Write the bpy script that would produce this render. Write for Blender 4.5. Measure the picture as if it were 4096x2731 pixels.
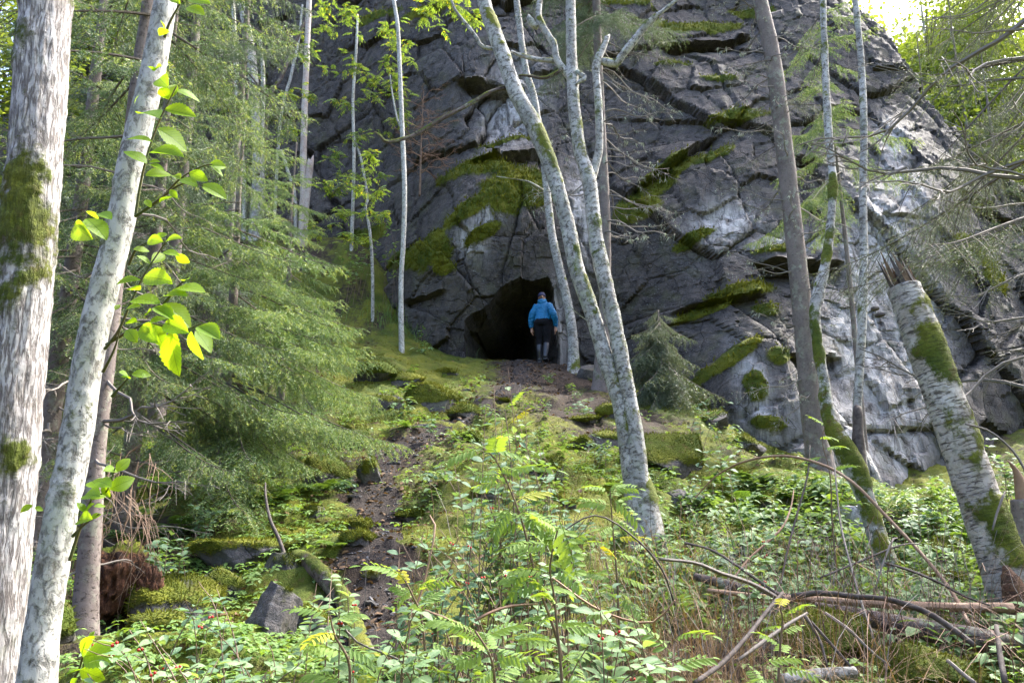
import bpy, math, random
import numpy as np
from mathutils import Matrix, Vector
random.seed(7); RNG = np.random.default_rng(7)
for o in list(bpy.data.objects): bpy.data.objects.remove(o)
SC = bpy.context.scene
COL = SC.collection

# ------------------------------------------------------------------ camera, sky, sun, exposure
PITCH = math.radians(13.0); EYE = 1.55; FPX = 3185.0
cam_d = bpy.data.cameras.new('camera'); cam = bpy.data.objects.new('camera', cam_d); COL.objects.link(cam)
cam_d.sensor_width = 36.0; cam_d.lens = FPX / 4096 * 36; cam_d.clip_end = 2000; cam_d.clip_start = 0.05
cam.location = (0, 0, EYE); cam.rotation_euler = (math.pi / 2 + PITCH, 0, 0)
SC.camera = cam

SUN_EL = math.radians(50); SUN_DIR = Vector((0.78, 0.58, 0)).normalized()
SUN_DIR = Vector((SUN_DIR.x * math.cos(SUN_EL), SUN_DIR.y * math.cos(SUN_EL), math.sin(SUN_EL)))
W = bpy.data.worlds.new('World'); SC.world = W; W.use_nodes = True
wn = W.node_tree; bg = wn.nodes['Background']
sky = wn.nodes.new('ShaderNodeTexSky'); sky.sky_type = 'NISHITA'; sky.sun_disc = False
sky.sun_elevation = SUN_EL; sky.sun_rotation = math.atan2(SUN_DIR.x, SUN_DIR.y)
sky.air_density = .8; sky.dust_density = 4.0; sky.ozone_density = .6
wn.links.new(sky.outputs[0], bg.inputs[0]); bg.inputs[1].default_value = 0.15
sun_d = bpy.data.lights.new('sun', 'SUN'); sun = bpy.data.objects.new('sun', sun_d); COL.objects.link(sun)
sun_d.energy = 2.0; sun_d.angle = math.radians(3.0); sun_d.color = (1.0, 0.965, 0.90)
sun.rotation_euler = SUN_DIR.to_track_quat('Z', 'Y').to_euler(); sun.location = (20, 10, 30)

vs = SC.view_settings; vs.view_transform = 'Standard'; vs.look = 'None'; vs.exposure = 2.72; vs.gamma = 1.0
vs.use_curve_mapping = False
SC.render.engine = 'CYCLES'
SC.cycles.use_denoising = True; SC.cycles.use_adaptive_sampling = True; SC.cycles.adaptive_threshold = .025
SC.cycles.max_bounces = 6; SC.cycles.diffuse_bounces = 3; SC.cycles.glossy_bounces = 2
SC.cycles.transmission_bounces = 4; SC.cycles.transparent_max_bounces = 4
SC.cycles.caustics_reflective = False; SC.cycles.caustics_refractive = False

# ------------------------------------------------------------------ projection helpers
CP, SP = math.cos(PITCH), math.sin(PITCH)
def P(px, py, Y):
    xc = (px - 2048) / FPX; yc = -(py - 1365.5) / FPX
    t = Y / (CP - yc * SP)
    return np.array([t * xc, Y, EYE + t * (SP + yc * CP)])
def proj(p):
    p = np.asarray(p, float); d = p[..., 1] * CP + (p[..., 2] - EYE) * SP
    u = -p[..., 1] * SP + (p[..., 2] - EYE) * CP
    return 2048 + FPX * p[..., 0] / d, 1365.5 - FPX * u / d

# ------------------------------------------------------------------ noise
def _h(ix, iy, iz, seed):
    n = (ix.astype(np.int64) * 374761393 + iy.astype(np.int64) * 668265263 + iz.astype(np.int64) * 2147483647 + seed * 974711) & 0xffffffff
    n = ((n ^ (n >> 13)) * 1274126177) & 0xffffffff
    n = ((n ^ (n >> 16)) * 2246822519) & 0xffffffff
    return ((n ^ (n >> 15)) & 0xffffff) / float(0xffffff)
def vnoise(p, seed=0):
    p = np.asarray(p, float); i = np.floor(p).astype(np.int64); f = p - i; f = f * f * f * (f * (f * 6 - 15) + 10)
    x, y, z = i[:, 0], i[:, 1], i[:, 2]; fx, fy, fz = f[:, 0], f[:, 1], f[:, 2]
    def L(a, b, t): return a + (b - a) * t
    r = L(L(L(_h(x, y, z, seed), _h(x + 1, y, z, seed), fx), L(_h(x, y + 1, z, seed), _h(x + 1, y + 1, z, seed), fx), fy),
          L(L(_h(x, y, z + 1, seed), _h(x + 1, y, z + 1, seed), fx), L(_h(x, y + 1, z + 1, seed), _h(x + 1, y + 1, z + 1, seed), fx), fy), fz)
    return r * 2 - 1
def fbm(p, sc=1.0, oc=4, seed=0, gain=.5, ridge=False):
    p = np.asarray(p, float) * sc; a = 1.0; s = 0; tot = 0
    for k in range(oc):
        n = vnoise(p, seed + k * 17)
        if ridge: n = 1 - 2 * np.abs(n)
        s = s + a * n; tot += a; a *= gain; p = p * 2.03 + 11.3
    return s / tot
def facets(u, v, cell, seed, tilt=1.0):
    """broken-rock relief: irregular plates, each with its own step and tilt"""
    a = u / cell; b = v / cell; ia = np.floor(a).astype(np.int64); ib = np.floor(b).astype(np.int64)
    best = np.full(a.shape, 1e9); val = np.zeros(a.shape); second = np.full(a.shape, 1e9)
    for da in (-1, 0, 1):
        for db in (-1, 0, 1):
            ca = ia + da; cb = ib + db; zz = np.zeros_like(ca)
            qa = ca + .15 + .7 * _h(ca, cb, zz, seed); qb = cb + .15 + .7 * _h(ca, cb, zz, seed + 1)
            d = (a - qa) ** 2 + (b - qb) ** 2
            h0 = _h(ca, cb, zz, seed + 2) - .5; ta = _h(ca, cb, zz, seed + 3) - .5; tb = _h(ca, cb, zz, seed + 4) - .5
            vv = h0 + tilt * (ta * (a - qa) + tb * (b - qb))
            m = d < best
            second = np.where(m, best, np.minimum(second, d)); val = np.where(m, vv, val); best = np.where(m, d, best)
    return val, np.sqrt(second) - np.sqrt(best)
def sstep(a, b, x):
    t = np.clip((x - a) / (b - a), 0, 1); return t * t * (3 - 2 * t)
class TPS:
    def __init__(s, X, z, lam=.02):
        X = np.asarray(X, float); z = np.asarray(z, float); n = len(X); s.X = X
        K = s.k(np.linalg.norm(X[:, None] - X[None], axis=2)) + lam * np.eye(n)
        Pm = np.hstack([np.ones((n, 1)), X]); A = np.zeros((n + 3, n + 3))
        A[:n, :n] = K; A[:n, n:] = Pm; A[n:, :n] = Pm.T
        s.w = np.linalg.solve(A, np.concatenate([z, np.zeros(3)]))
    @staticmethod
    def k(r): return np.where(r > 1e-9, r * r * np.log(np.maximum(r, 1e-9)), 0)
    def __call__(s, x, y):
        x = np.asarray(x, float).ravel(); y = np.asarray(y, float).ravel()
        r = s.w[-3] + s.w[-2] * x + s.w[-1] * y
        for (a, b), w in zip(s.X, s.w[:-3]): r = r + w * s.k(np.hypot(x - a, y - b))
        return r

# ------------------------------------------------------------------ mesh helpers
def mesh_np(name, V, F, mats=(), attrs=None, uv=None, smooth=True, mi=None):
    V = np.ascontiguousarray(V, np.float32); F = np.ascontiguousarray(F, np.int32); k = F.shape[1]; m = len(F)
    me = bpy.data.meshes.new(name)
    me.vertices.add(len(V)); me.vertices.foreach_set('co', V.ravel())
    me.loops.add(m * k); me.loops.foreach_set('vertex_index', F.ravel())
    me.polygons.add(m); me.polygons.foreach_set('loop_start', np.arange(0, m * k, k, dtype=np.int32))
    try: me.polygons.foreach_set('loop_total', np.full(m, k, np.int32))
    except Exception: pass
    if mi is not None: me.polygons.foreach_set('material_index', np.asarray(mi, np.int32))
    me.update(calc_edges=True)
    me.polygons.foreach_set('use_smooth', np.full(m, bool(smooth)))
    if uv is not None:
        l = me.uv_layers.new(name='UVMap'); l.data.foreach_set('uv', np.ascontiguousarray(uv[F.ravel()], np.float32).ravel())
    for a, arr in (attrs or {}).items():
        at = me.attributes.new(a, 'FLOAT', 'POINT'); at.data.foreach_set('value', np.ascontiguousarray(arr, np.float32))
    for q in mats: me.materials.append(M[q] if isinstance(q, str) else q)
    return me
def tri(F): return np.concatenate([F[:, [0, 1, 2]], F[:, [0, 2, 3]]]) if F.shape[1] == 4 else F
class Bag:
    """collects shapes (triangles) of one part"""
    def __init__(s): s.V = []; s.F = []; s.I = []; s.n = 0
    def add(s, V, F, mi=0):
        if len(V) == 0: return
        F = tri(np.asarray(F)); s.V.append(np.asarray(V)); s.F.append(F + s.n); s.I.append(np.full(len(F), mi)); s.n += len(V)
    def arr(s): return np.concatenate(s.V), np.concatenate(s.F), np.concatenate(s.I)
    def mesh(s, name, mats, off=None, smooth=True):
        V, F, I = s.arr()
        if off is not None: V = V - np.asarray(off)
        return mesh_np(name, V, F, mats, mi=I, smooth=smooth)
def put(name, me, parent=None, loc=None, mat4=None):
    o = bpy.data.objects.new(name, me); COL.objects.link(o)
    if parent is not None: o.parent = parent
    if mat4 is not None: o.matrix_basis = mat4
    elif loc is not None: o.location = loc
    return o
def tag(o, label=None, cat=None, group=None, kind=None):
    if label: o['label'] = label
    if cat: o['category'] = cat
    if group: o['group'] = group
    if kind: o['kind'] = kind
    return o
def thing(name, label, cat, loc, group=None):
    o = bpy.data.objects.new(name, None); COL.objects.link(o); o.location = tuple(loc); o.empty_display_size = .1
    return tag(o, label, cat, group)
def crom(pts, n):
    """smooth curve through points"""
    p = np.asarray(pts, float)
    if len(p) == 2: return p[0] + (p[1] - p[0]) * np.linspace(0, 1, n)[:, None]
    d = np.concatenate([[0], np.cumsum(np.linalg.norm(np.diff(p[:, :3], axis=0), axis=1))]); d /= d[-1]
    q = np.vstack([2 * p[0] - p[1], p, 2 * p[-1] - p[-2]]); out = []
    for t in np.linspace(0, 1, n):
        i = min(max(int(np.searchsorted(d, t) - 1), 0), len(p) - 2); u = (t - d[i]) / max(d[i + 1] - d[i], 1e-9)
        a, b, c, e = q[i], q[i + 1], q[i + 2], q[i + 3]
        out.append(.5 * (2 * b + (c - a) * u + (2 * a - 5 * b + 4 * c - e) * u * u + (3 * b - a - 3 * c + e) * u ** 3))
    return np.array(out)
def tube(pts, rad, nseg=8, seam=math.pi / 2, rfun=None):
    """round limb along a path; returns V, quads, uv (metres), mesh param t"""
    pts = np.asarray(pts, float); n = len(pts); rad = np.broadcast_to(np.asarray(rad, float), (n,))
    T = np.gradient(pts, axis=0); T /= np.linalg.norm(T, axis=1)[:, None] + 1e-12
    ref = np.array([1., 0, 0]) if abs(T[0][0]) < .8 else np.array([0, 0, 1.])
    U = []; u = ref
    for i in range(n):
        u = u - T[i] * u.dot(T[i]); u = u / (np.linalg.norm(u) + 1e-12); U.append(u)
    U = np.array(U); B = np.cross(T, U)
    a = seam + np.linspace(0, 2 * math.pi, nseg + 1)
    N = U[:, None] * np.cos(a)[None, :, None] + B[:, None] * np.sin(a)[None, :, None]
    L = np.concatenate([[0], np.cumsum(np.linalg.norm(np.diff(pts, axis=0), axis=1))])
    R = np.repeat(rad[:, None], nseg + 1, 1)
    if rfun is not None: R = rfun(R, a[None, :] + 0 * R, L[:, None] + 0 * R)
    V = pts[:, None] + N * R[..., None]
    uv = np.stack([np.broadcast_to((a - seam)[None, :] * float(np.mean(rad)), (n, nseg + 1)), np.broadcast_to(L[:, None], (n, nseg + 1))], -1)
    i = np.arange(n - 1)[:, None] * (nseg + 1); j = np.arange(nseg)[None, :]
    q = i + j
    F = np.stack([q, q + 1, q + nseg + 2, q + nseg + 1], -1).reshape(-1, 4)
    tt = np.broadcast_to(np.linspace(0, 1, n)[:, None], (n, nseg + 1))
    return V.reshape(-1, 3), F, uv.reshape(-1, 2), tt.ravel(), N.reshape(-1, 3)
def basis(d, up=(0, 0, 1)):
    """columns: x along d, z near up"""
    d = np.asarray(d, float); d = d / (np.linalg.norm(d, axis=-1, keepdims=True) + 1e-12)
    up = np.broadcast_to(np.asarray(up, float), d.shape); y = np.cross(up, d); ny = np.linalg.norm(y, axis=-1, keepdims=True)
    y = np.where(ny < 1e-4, np.array([0, 1., 0]), y / (ny + 1e-12)); z = np.cross(d, y)
    return np.stack([d, y, z], -1)
def inst(TV, TF, R, loc, sc):
    """many copies of one small template in one array"""
    n = len(loc); sc = np.broadcast_to(np.asarray(sc, float), (n,))
    V = np.einsum('nij,kj->nki', R, TV) * sc[:, None, None] + np.asarray(loc)[:, None]
    F = TF[None] + (np.arange(n) * len(TV))[:, None, None]
    return V.reshape(-1, 3), F.reshape(-1, TF.shape[1])
def mat4(R, loc, s=1.0):
    m = Matrix.Identity(4)
    for i in range(3):
        for j in range(3): m[i][j] = float(R[i][j]) * s
        m[i][3] = float(loc[i])
    return m

# ------------------------------------------------------------------ materials
M = {}
class NT:
    def __init__(s, name):
        s.m = bpy.data.materials.new(name); s.m.use_nodes = True; s.t = s.m.node_tree; s.t.nodes.clear(); M[name] = s.m
        s.out = s.new('ShaderNodeOutputMaterial')
    def new(s, t, **kw):
        n = s.t.nodes.new(t)
        for k, v in kw.items(): setattr(n, k, v)
        return n
    def set(s, sock, v):
        if isinstance(v, bpy.types.NodeSocket): s.t.links.new(v, sock)
        elif v is not None:
            if isinstance(v, tuple) and len(v) == 3 and sock.type == 'RGBA': v = v + (1,)
            sock.default_value = v
    def pos(s): return s.new('ShaderNodeNewGeometry').outputs['Position']
    def obj(s): return s.new('ShaderNodeTexCoord').outputs['Object']
    def uv(s): return s.new('ShaderNodeTexCoord').outputs['UV']
    def scale(s, v, sc):
        n = s.new('ShaderNodeMapping'); s.set(n.inputs[0], v); n.inputs['Scale'].default_value = sc; return n.outputs[0]
    def noise(s, v, sc, det=4, rough=.55, dist=0, col=False):
        n = s.new('ShaderNodeTexNoise'); s.set(n.inputs['Vector'], v); n.inputs['Scale'].default_value = sc
        n.inputs['Detail'].default_value = det; n.inputs['Roughness'].default_value = rough; n.inputs['Distortion'].default_value = dist
        return n.outputs['Color' if col else 'Fac']
    def voro(s, v, sc, feat='F1', out='Distance'):
        n = s.new('ShaderNodeTexVoronoi', feature=feat); s.set(n.inputs['Vector'], v); n.inputs['Scale'].default_value = sc; return n.outputs[out]
    def ramp(s, f, lo, hi, a=0., b=1.):
        n = s.new('ShaderNodeMapRange'); n.clamp = True
        for i, v in enumerate((f, lo, hi, a, b)): s.set(n.inputs[i], v)
        return n.outputs[0]
    def math(s, op, a, b=None):
        n = s.new('ShaderNodeMath', operation=op); s.set(n.inputs[0], a); s.set(n.inputs[1], b); return n.outputs[0]
    def mix(s, f, a, b):
        n = s.new('ShaderNodeMix', data_type='RGBA'); s.set(n.inputs[0], f); s.set(n.inputs[6], a); s.set(n.inputs[7], b); return n.outputs[2]
    def attr(s, name): return s.new('ShaderNodeAttribute', attribute_name=name).outputs['Fac']
    def bump(s, h, st, dist=.02, n0=None):
        n = s.new('ShaderNodeBump'); n.inputs['Strength'].default_value = st; n.inputs['Distance'].default_value = dist
        s.set(n.inputs['Height'], h); s.set(n.inputs['Normal'], n0); return n.outputs[0]
    def bsdf(s, col, rough=.8, nrm=None, spec=.3, **kw):
        n = s.new('ShaderNodeBsdfPrincipled'); s.set(n.inputs['Base Color'], col); s.set(n.inputs['Roughness'], rough)
        n.inputs['Specular IOR Level'].default_value = spec; s.set(n.inputs['Normal'], nrm)
        for k, v in kw.items(): s.set(n.inputs[k], v)
        return n.outputs[0]
    def end(s, sh): s.t.links.new(sh, s.out.inputs['Surface']); return s.m
def moss_col(t, p):
    a = t.noise(p, 1.6, 3); b = t.noise(p, 11, 4, .65); c = t.noise(p, 70, 2)
    col = t.mix(t.ramp(a, .38, .66), (.068, .098, .011), (.175, .182, .018))
    col = t.mix(t.ramp(b, .55, .72), col, (.105, .078, .022))
    col = t.mix(t.ramp(b, .42, .25), col, (.035, .055, .008))
    return t.mix(t.ramp(c, .3, .7), t.mix(.45, col, (.02, .028, .004)), col)
def rock_mat(name, dark, mid, warm, lich=.5, paleamt=1.0):
    t = NT(name); p = t.pos()
    n1 = t.noise(p, .8, 6, .65, .4); n2 = t.noise(p, 5, 8, .7, .3); st = t.noise(t.scale(p, (2.2, 2.2, .35)), 1.0, 5, .65)
    n3 = t.noise(p, 28, 5, .7)
    c = t.mix(t.ramp(n1, .35, .65), dark, mid); c = t.mix(t.ramp(n2, .45, .72), c, warm)
    c = t.mix(t.math('MULTIPLY', t.ramp(st, .5, .7), .55), c, dark)
    c = t.mix(t.math('MULTIPLY', t.ramp(n3, .5, .75), .5), c, (.19, .19, .20))
    cr = t.ramp(t.voro(t.mix(.35, p, t.noise(p, 2.5, 4, col=True)), 2.3, 'DISTANCE_TO_EDGE'), .0, .025, 1, 0)
    c = t.mix(t.math('MULTIPLY', t.math('MULTIPLY', cr, t.ramp(n1, .4, .6)), .45), c, (.012, .012, .013))
    # pale mineral streaks and crusts
    pl = t.attr('pale'); ps = t.noise(t.scale(p, (4.5, 4.5, .45)), 1.3, 7, .7, .6)
    pm = t.math('MULTIPLY', pl, t.ramp(ps, .36, .6)); c = t.mix(t.math('MULTIPLY', pm, paleamt), c, (.50, .485, .475))
    # crust lichen spots
    sp = t.ramp(t.voro(p, 14), .10, .2, 1, 0); sm = t.ramp(t.noise(p, 1.3, 3), .5, .66)
    c = t.mix(t.math('MULTIPLY', t.math('MULTIPLY', sp, sm), lich), c, (.40, .43, .40))
    g = t.ramp(t.noise(p, 2.1, 5), .52, .7); c = t.mix(t.math('MULTIPLY', g, .30), c, (.10, .11, .04))
    mo = t.ramp(t.math('ADD', t.attr('moss'), t.math('MULTIPLY', t.math('SUBTRACT', n2, .5), .7)), .38, .55)
    c = t.mix(mo, c, moss_col(t, p))
    h = t.math('ADD', t.math('ADD', n2, t.math('MULTIPLY', n3, .5)), t.math('MULTIPLY', mo, t.noise(p, 60, 3)))
    h = t.math('SUBTRACT', h, t.math('MULTIPLY', cr, .8))
    r = t.mix(mo, t.ramp(n1, .3, .7, .7, .9), (.95, .95, .95))
    t.end(t.bsdf(c, r, t.bump(h, .8, .05), .2))
rock_mat('cliff_rock', (.024, .0215, .0215), (.070, .063, .060), (.115, .098, .084))
rock_mat('boulder_rock', (.032, .031, .034), (.080, .076, .078), (.12, .105, .09), .35)
def ground_mat():
    t = NT('forest_ground'); p = t.pos(); n = t.noise(p, 9, 6, .7); f = t.noise(p, 60, 4, .7); lf = t.voro(p, 45, out='Color')
    c = t.mix(t.ramp(n, .35, .65), (.018, .013, .010), (.048, .034, .025))
    c = t.mix(t.ramp(f, .5, .7), c, (.085, .060, .040))
    mo = t.ramp(t.math('ADD', t.attr('moss'), t.math('MULTIPLY', t.math('SUBTRACT', n, .5), .9)), .35, .6)
    c = t.mix(mo, c, moss_col(t, p))
    t.end(t.bsdf(c, .9, t.bump(t.math('ADD', n, f), .9, .03), .25))
    t = NT('path_soil'); p = t.pos(); n = t.noise(p, 7, 6, .7); f = t.noise(p, 55, 4, .7)
    c = t.mix(t.ramp(n, .35, .65), (.016, .013, .013), (.042, .033, .029)); c = t.mix(t.ramp(f, .52, .72), c, (.075, .060, .050))
    t.end(t.bsdf(c, t.ramp(n, .3, .7, .75, .95), t.bump(t.math('ADD', n, f), .9, .03), .2))
ground_mat()
def simple(name, col, col2=None, rough=.8, sc=8, spec=.3, bump=.3, bsc=40, **kw):
    t = NT(name); p = t.obj(); n = t.noise(p, sc, 5, .65)
    c = t.mix(t.ramp(n, .35, .65), col, col2 or col)
    return t.end(t.bsdf(c, rough, t.bump(t.noise(p, bsc, 4), bump, .01), spec, **kw))
def moss_only(name):
    t = NT(name); p = t.pos(); r = t.new('ShaderNodeNewGeometry').outputs['Random Per Island']
    c = t.mix(t.ramp(r, 0, 1, 0, .5), moss_col(t, p), (.20, .20, .02))
    d = t.bsdf(c, .9, None, .15); tr = t.new('ShaderNodeBsdfTranslucent'); t.set(tr.inputs[0], c)
    m = t.new('ShaderNodeMixShader'); m.inputs[0].default_value = .25; t.t.links.new(d, m.inputs[1]); t.t.links.new(tr.outputs[0], m.inputs[2])
    t.end(m.outputs[0])
moss_only('moss_shoots')
def leaf_mat(name, a, b, back=.35, rough=.45, island=True, yellow=None, spec=.4, veins=0.):
    t = NT(name); g = t.new('ShaderNodeNewGeometry'); oi = t.new('ShaderNodeObjectInfo').outputs['Random']
    r = g.outputs['Random Per Island'] if island else oi
    c = t.mix(r, a, b); c = t.mix(t.ramp(t.noise(t.pos(), .9, 2), .4, .65, 0, .5), c, b)
    if island: c = t.mix(t.math('MULTIPLY', oi, .35), c, a)
    if yellow: c = t.mix(t.ramp(t.math('FRACT', t.math('MULTIPLY', r, 7.31)), .93, .95), c, yellow)
    n = t.noise(t.obj(), 60, 3); c = t.mix(t.ramp(n, .4, .7, 0, .25), c, t.mix(.5, c, (.02, .03, .005)))
    if veins:
        sx = t.new('ShaderNodeSeparateXYZ'); t.set(sx.inputs[0], t.obj()); ay = t.math('ABSOLUTE', sx.outputs[1])
        st = t.math('SINE', t.math('MULTIPLY', t.math('SUBTRACT', sx.outputs[0], t.math('MULTIPLY', ay, .9)), 62.0))
        vm = t.math('MAXIMUM', t.ramp(st, .80, 1.0, 0, .7), t.ramp(ay, .008, .02, 1, 0)); c = t.mix(t.math('MULTIPLY', vm, veins), c, t.mix(.5, c, (.035, .07, .01)))
        n = t.math('SUBTRACT', n, t.math('MULTIPLY', vm, 2.0))
    d = t.bsdf(c, rough, t.bump(n, .35, .006), spec); tr = t.new('ShaderNodeBsdfTranslucent')
    tc = t.new('ShaderNodeMix', data_type='RGBA', blend_type='MULTIPLY'); tc.inputs[0].default_value = 1
    t.set(tc.inputs[6], c); t.set(tc.inputs[7], (1.9, 1.7, .55)); t.set(tr.inputs[0], tc.outputs[2])
    m = t.new('ShaderNodeMixShader'); m.inputs[0].default_value = back; t.t.links.new(d, m.inputs[1]); t.t.links.new(tr.outputs[0], m.inputs[2])
    return t.end(m.outputs[0])
leaf_mat('spruce_needles', (.055, .11, .045), (.12, .195, .078), .18, .5)
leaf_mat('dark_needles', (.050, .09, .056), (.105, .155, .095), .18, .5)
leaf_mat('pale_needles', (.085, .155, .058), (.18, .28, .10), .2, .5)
leaf_mat('grey_needles', (.07, .10, .065), (.13, .17, .11), .2, .5)
leaf_mat('tip_needles', (.18, .26, .08), (.34, .42, .16), .25, .5)
leaf_mat('elm_leaf', (.15, .29, .014), (.24, .38, .022), .6, .4, island=False, veins=.8)
leaf_mat('rowan_leaf', (.12, .21, .055), (.22, .33, .08), .40, .6, island=False, yellow=(.42, .40, .04), spec=.2)
leaf_mat('rowan_crown_leaf', (.10, .19, .05), (.19, .28, .07), .4, .45, yellow=(.42, .40, .04))
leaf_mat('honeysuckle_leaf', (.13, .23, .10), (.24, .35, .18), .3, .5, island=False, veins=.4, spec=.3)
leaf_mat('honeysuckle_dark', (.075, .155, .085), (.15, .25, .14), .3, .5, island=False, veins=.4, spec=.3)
leaf_mat('fern_leaf', (.06, .13, .035), (.13, .22, .06), .35, .5, island=False)
leaf_mat('sorrel_leaf', (.09, .18, .04), (.19, .30, .08), .35, .5)
leaf_mat('herb_leaf', (.075, .14, .055), (.15, .24, .10), .33, .6, spec=.2)
leaf_mat('far_leaf', (.12, .19, .05), (.22, .28, .08), .45, .5)
leaf_mat('dry_stalk', (.16, .095, .05), (.33, .22, .13), .1, .8)
leaf_mat('litter', (.05, .03, .018), (.17, .10, .05), .1, .8)
leaf_mat('slate_chip', (.035, .035, .042), (.10, .10, .115), .0, .55)
leaf_mat('twig_grey', (.10, .085, .075), (.24, .21, .18), .0, .8)
leaf_mat('dead_twig', (.14, .075, .05), (.26, .16, .11), .0, .8)
simple('berry_red', (.45, .012, .012), rough=.25, spec=.5, bump=0)
simple('sprout_stem', (.10, .075, .03), (.07, .10, .03), .6)
simple('snag_wood', (.20, .135, .085), (.09, .06, .04), .9, 14, .2, .8, 50)
simple('brown_stem', (.11, .07, .05), (.20, .14, .10), .7)
simple('dark_branch', (.040, .030, .026), (.10, .085, .075), .8, 20)
simple('spruce_twig', (.075, .058, .045), (.13, .11, .09), .85, 20)
simple('red_stick', (.20, .115, .07), (.30, .20, .13), .7, 6)
def rotten():
    t = NT('rotten_wood'); p = t.pos(); n = t.noise(t.scale(p, (1, 1, .4)), 14, 6, .7, .5); f = t.noise(p, 50, 4)
    c = t.mix(t.ramp(n, .35, .65), (.022, .014, .011), (.11, .05, .028)); c = t.mix(t.ramp(f, .55, .7), c, (.17, .08, .04))
    mo = t.ramp(t.attr('moss'), .4, .6); c = t.mix(mo, c, moss_col(t, p)); t.end(t.bsdf(c, .95, t.bump(n, 1.0, .04), .2))
rotten()
simple('lichen_tuft', (.25, .28, .20), (.40, .42, .32), .95)
def bark(name, base, alt, dark, su, sv, fis=(.5, .62), lent=0., lichen=.4, spots=.5, bumpd=.01):
    t = NT(name); uv = t.uv(); p = t.pos()
    n1 = t.noise(p, 3.5, 5, .65); f = t.noise(t.scale(uv, (su, sv, 1)), 1.0, 6, .68, .6); n3 = t.noise(p, 26, 6, .72)
    c = t.mix(t.ramp(n1, .36, .64), base, alt)
    fm = t.ramp(f, fis[0], fis[1]); c = t.mix(t.math('MULTIPLY', fm, .85), c, dark)
    if lent:
        l = t.math('MULTIPLY', t.ramp(t.noise(t.scale(uv, (9, 80, 1)), 1.0, 4, .65, 1.2), .58, .66), t.ramp(n1, .3, .55)); c = t.mix(t.math('MULTIPLY', l, lent), c, dark)
    c = t.mix(t.math('MULTIPLY', t.ramp(n3, .54, .64), spots), c, dark)
    n4 = t.noise(p, 10, 5, .7); c = t.mix(t.math('MULTIPLY', t.ramp(n4, .56, .64), spots * .8), c, t.mix(.5, dark, (.13, .11, .06)))
    li = t.math('MULTIPLY', t.ramp(t.noise(p, 9, 5, .7), .52, .62), t.ramp(t.noise(p, 1.7, 2), .35, .6))
    c = t.mix(t.math('MULTIPLY', li, lichen), c, (.33, .37, .27))
    mo = t.ramp(t.math('ADD', t.attr('moss'), t.math('MULTIPLY', t.math('SUBTRACT', n3, .5), .8)), .38, .6)
    c = t.mix(mo, c, moss_col(t, p))
    h = t.math('SUBTRACT', t.math('ADD', t.math('MULTIPLY', n3, .5), t.math('MULTIPLY', mo, t.noise(p, 90, 3))), fm)
    t.end(t.bsdf(c, .85, t.bump(h, .8, bumpd), .25))
bark('bark_fissured', (.50, .48, .47), (.34, .32, .31), (.10, .082, .075), 75, 11, (.47, .60), 0, .3, .35, .012)
bark('bark_smooth', (.50, .49, .47), (.33, .33, .29), (.10, .095, .085), 30, 16, (.50, .64), 0, .5, .75, .008)
bark('bark_birch', (.46, .45, .43), (.25, .245, .23), (.06, .053, .045), 16, 22, (.50, .62), .4, .6, .8, .008)
bark('bark_snag', (.46, .43, .39), (.27, .24, .21), (.055, .043, .036), 9, 48, (.52, .62), .6, .3, .5, .012)
bark('bark_spruce', (.20, .165, .15), (.135, .11, .10), (.055, .045, .04), 40, 40, (.55, .68), 0, .55, .4, .01)
bark('bark_pink', (.34, .27, .24), (.46, .42, .39), (.10, .075, .065), 20, 20, (.56, .7), 0, .3, .4, .008)
bark('bark_log', (.085, .062, .055), (.14, .11, .10), (.025, .02, .018), 20, 20, (.5, .65), 0, .6, .4, .012)
bark('bark_rotten', (.13, .065, .038), (.075, .045, .032), (.02, .013, .01), 12, 30, (.5, .65), 0, .05, .5, .02)
# ------------------------------------------------------------------ ground shape
GC = [(1500, 2731, 5.0), (1500, 2400, 6.3), (1500, 2050, 8.5), (1600, 1800, 11), (1800, 1600, 13.7), (2000, 1490, 16.2), (2000, 1442, 17.2),
      (2200, 1452, 17.0), (1750, 1440, 17.0), (700, 2680, 4.4), (330, 2570, 5.2), (500, 2420, 5.9), (1000, 2480, 5.9), (900, 2240, 7.2), (750, 2020, 9), (1250, 1920, 10),
      (1400, 1660, 13), (1380, 1450, 15.6), (1500, 1310, 17.5), (1250, 1270, 18), (1250, 1000, 20), (1450, 1010, 19.6), (900, 1030, 20), (600, 1250, 18), (100, 1500, 15), (100, 2250, 8),
      (-600, 2300, 6), (-700, 1500, 13), (-400, 1100, 20), (2600, 2090, 8.6), (2300, 2400, 6.2), (2750, 1800, 12), (2420, 1545, 15.5), (2900, 1720, 14), (3100, 1850, 13),
      (3290, 1900, 12.5), (3600, 1990, 14), (4000, 1800, 16), (3580, 2340, 7.5), (4096, 2560, 5.8), (3850, 2260, 8.2), (4000, 2020, 11), (3300, 2130, 9.5),
      (2900, 2200, 8.3), (2900, 2480, 6.1), (3400, 2700, 5), (4096, 2731, 4.7), (2900, 2731, 4.9), (2300, 2731, 4.9), (100, 2731, 4.2), (4700, 2300, 7), (4800, 1900, 13), (4600, 1500, 20)]
_gp = np.array([P(*c) for c in GC] + [(0, 0, 0), (-4, 1, 0), (5, 1, -.1), (-1, 20, 5.0), (0.6, 20, 5.0), (0, 24, 4.9), (-2, 22, 6.5), (-6, 26, 11), (-12, 24, 11), (4, 22, 4.5), (10, 24, 5.5), (18, 28, 9), (18, 18, 4.5), (-14, 14, 5.5), (-12, 4, 1.0), (13, 5, .4)])
_GT = TPS(_gp[:, :2], _gp[:, 2], .05)
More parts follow.
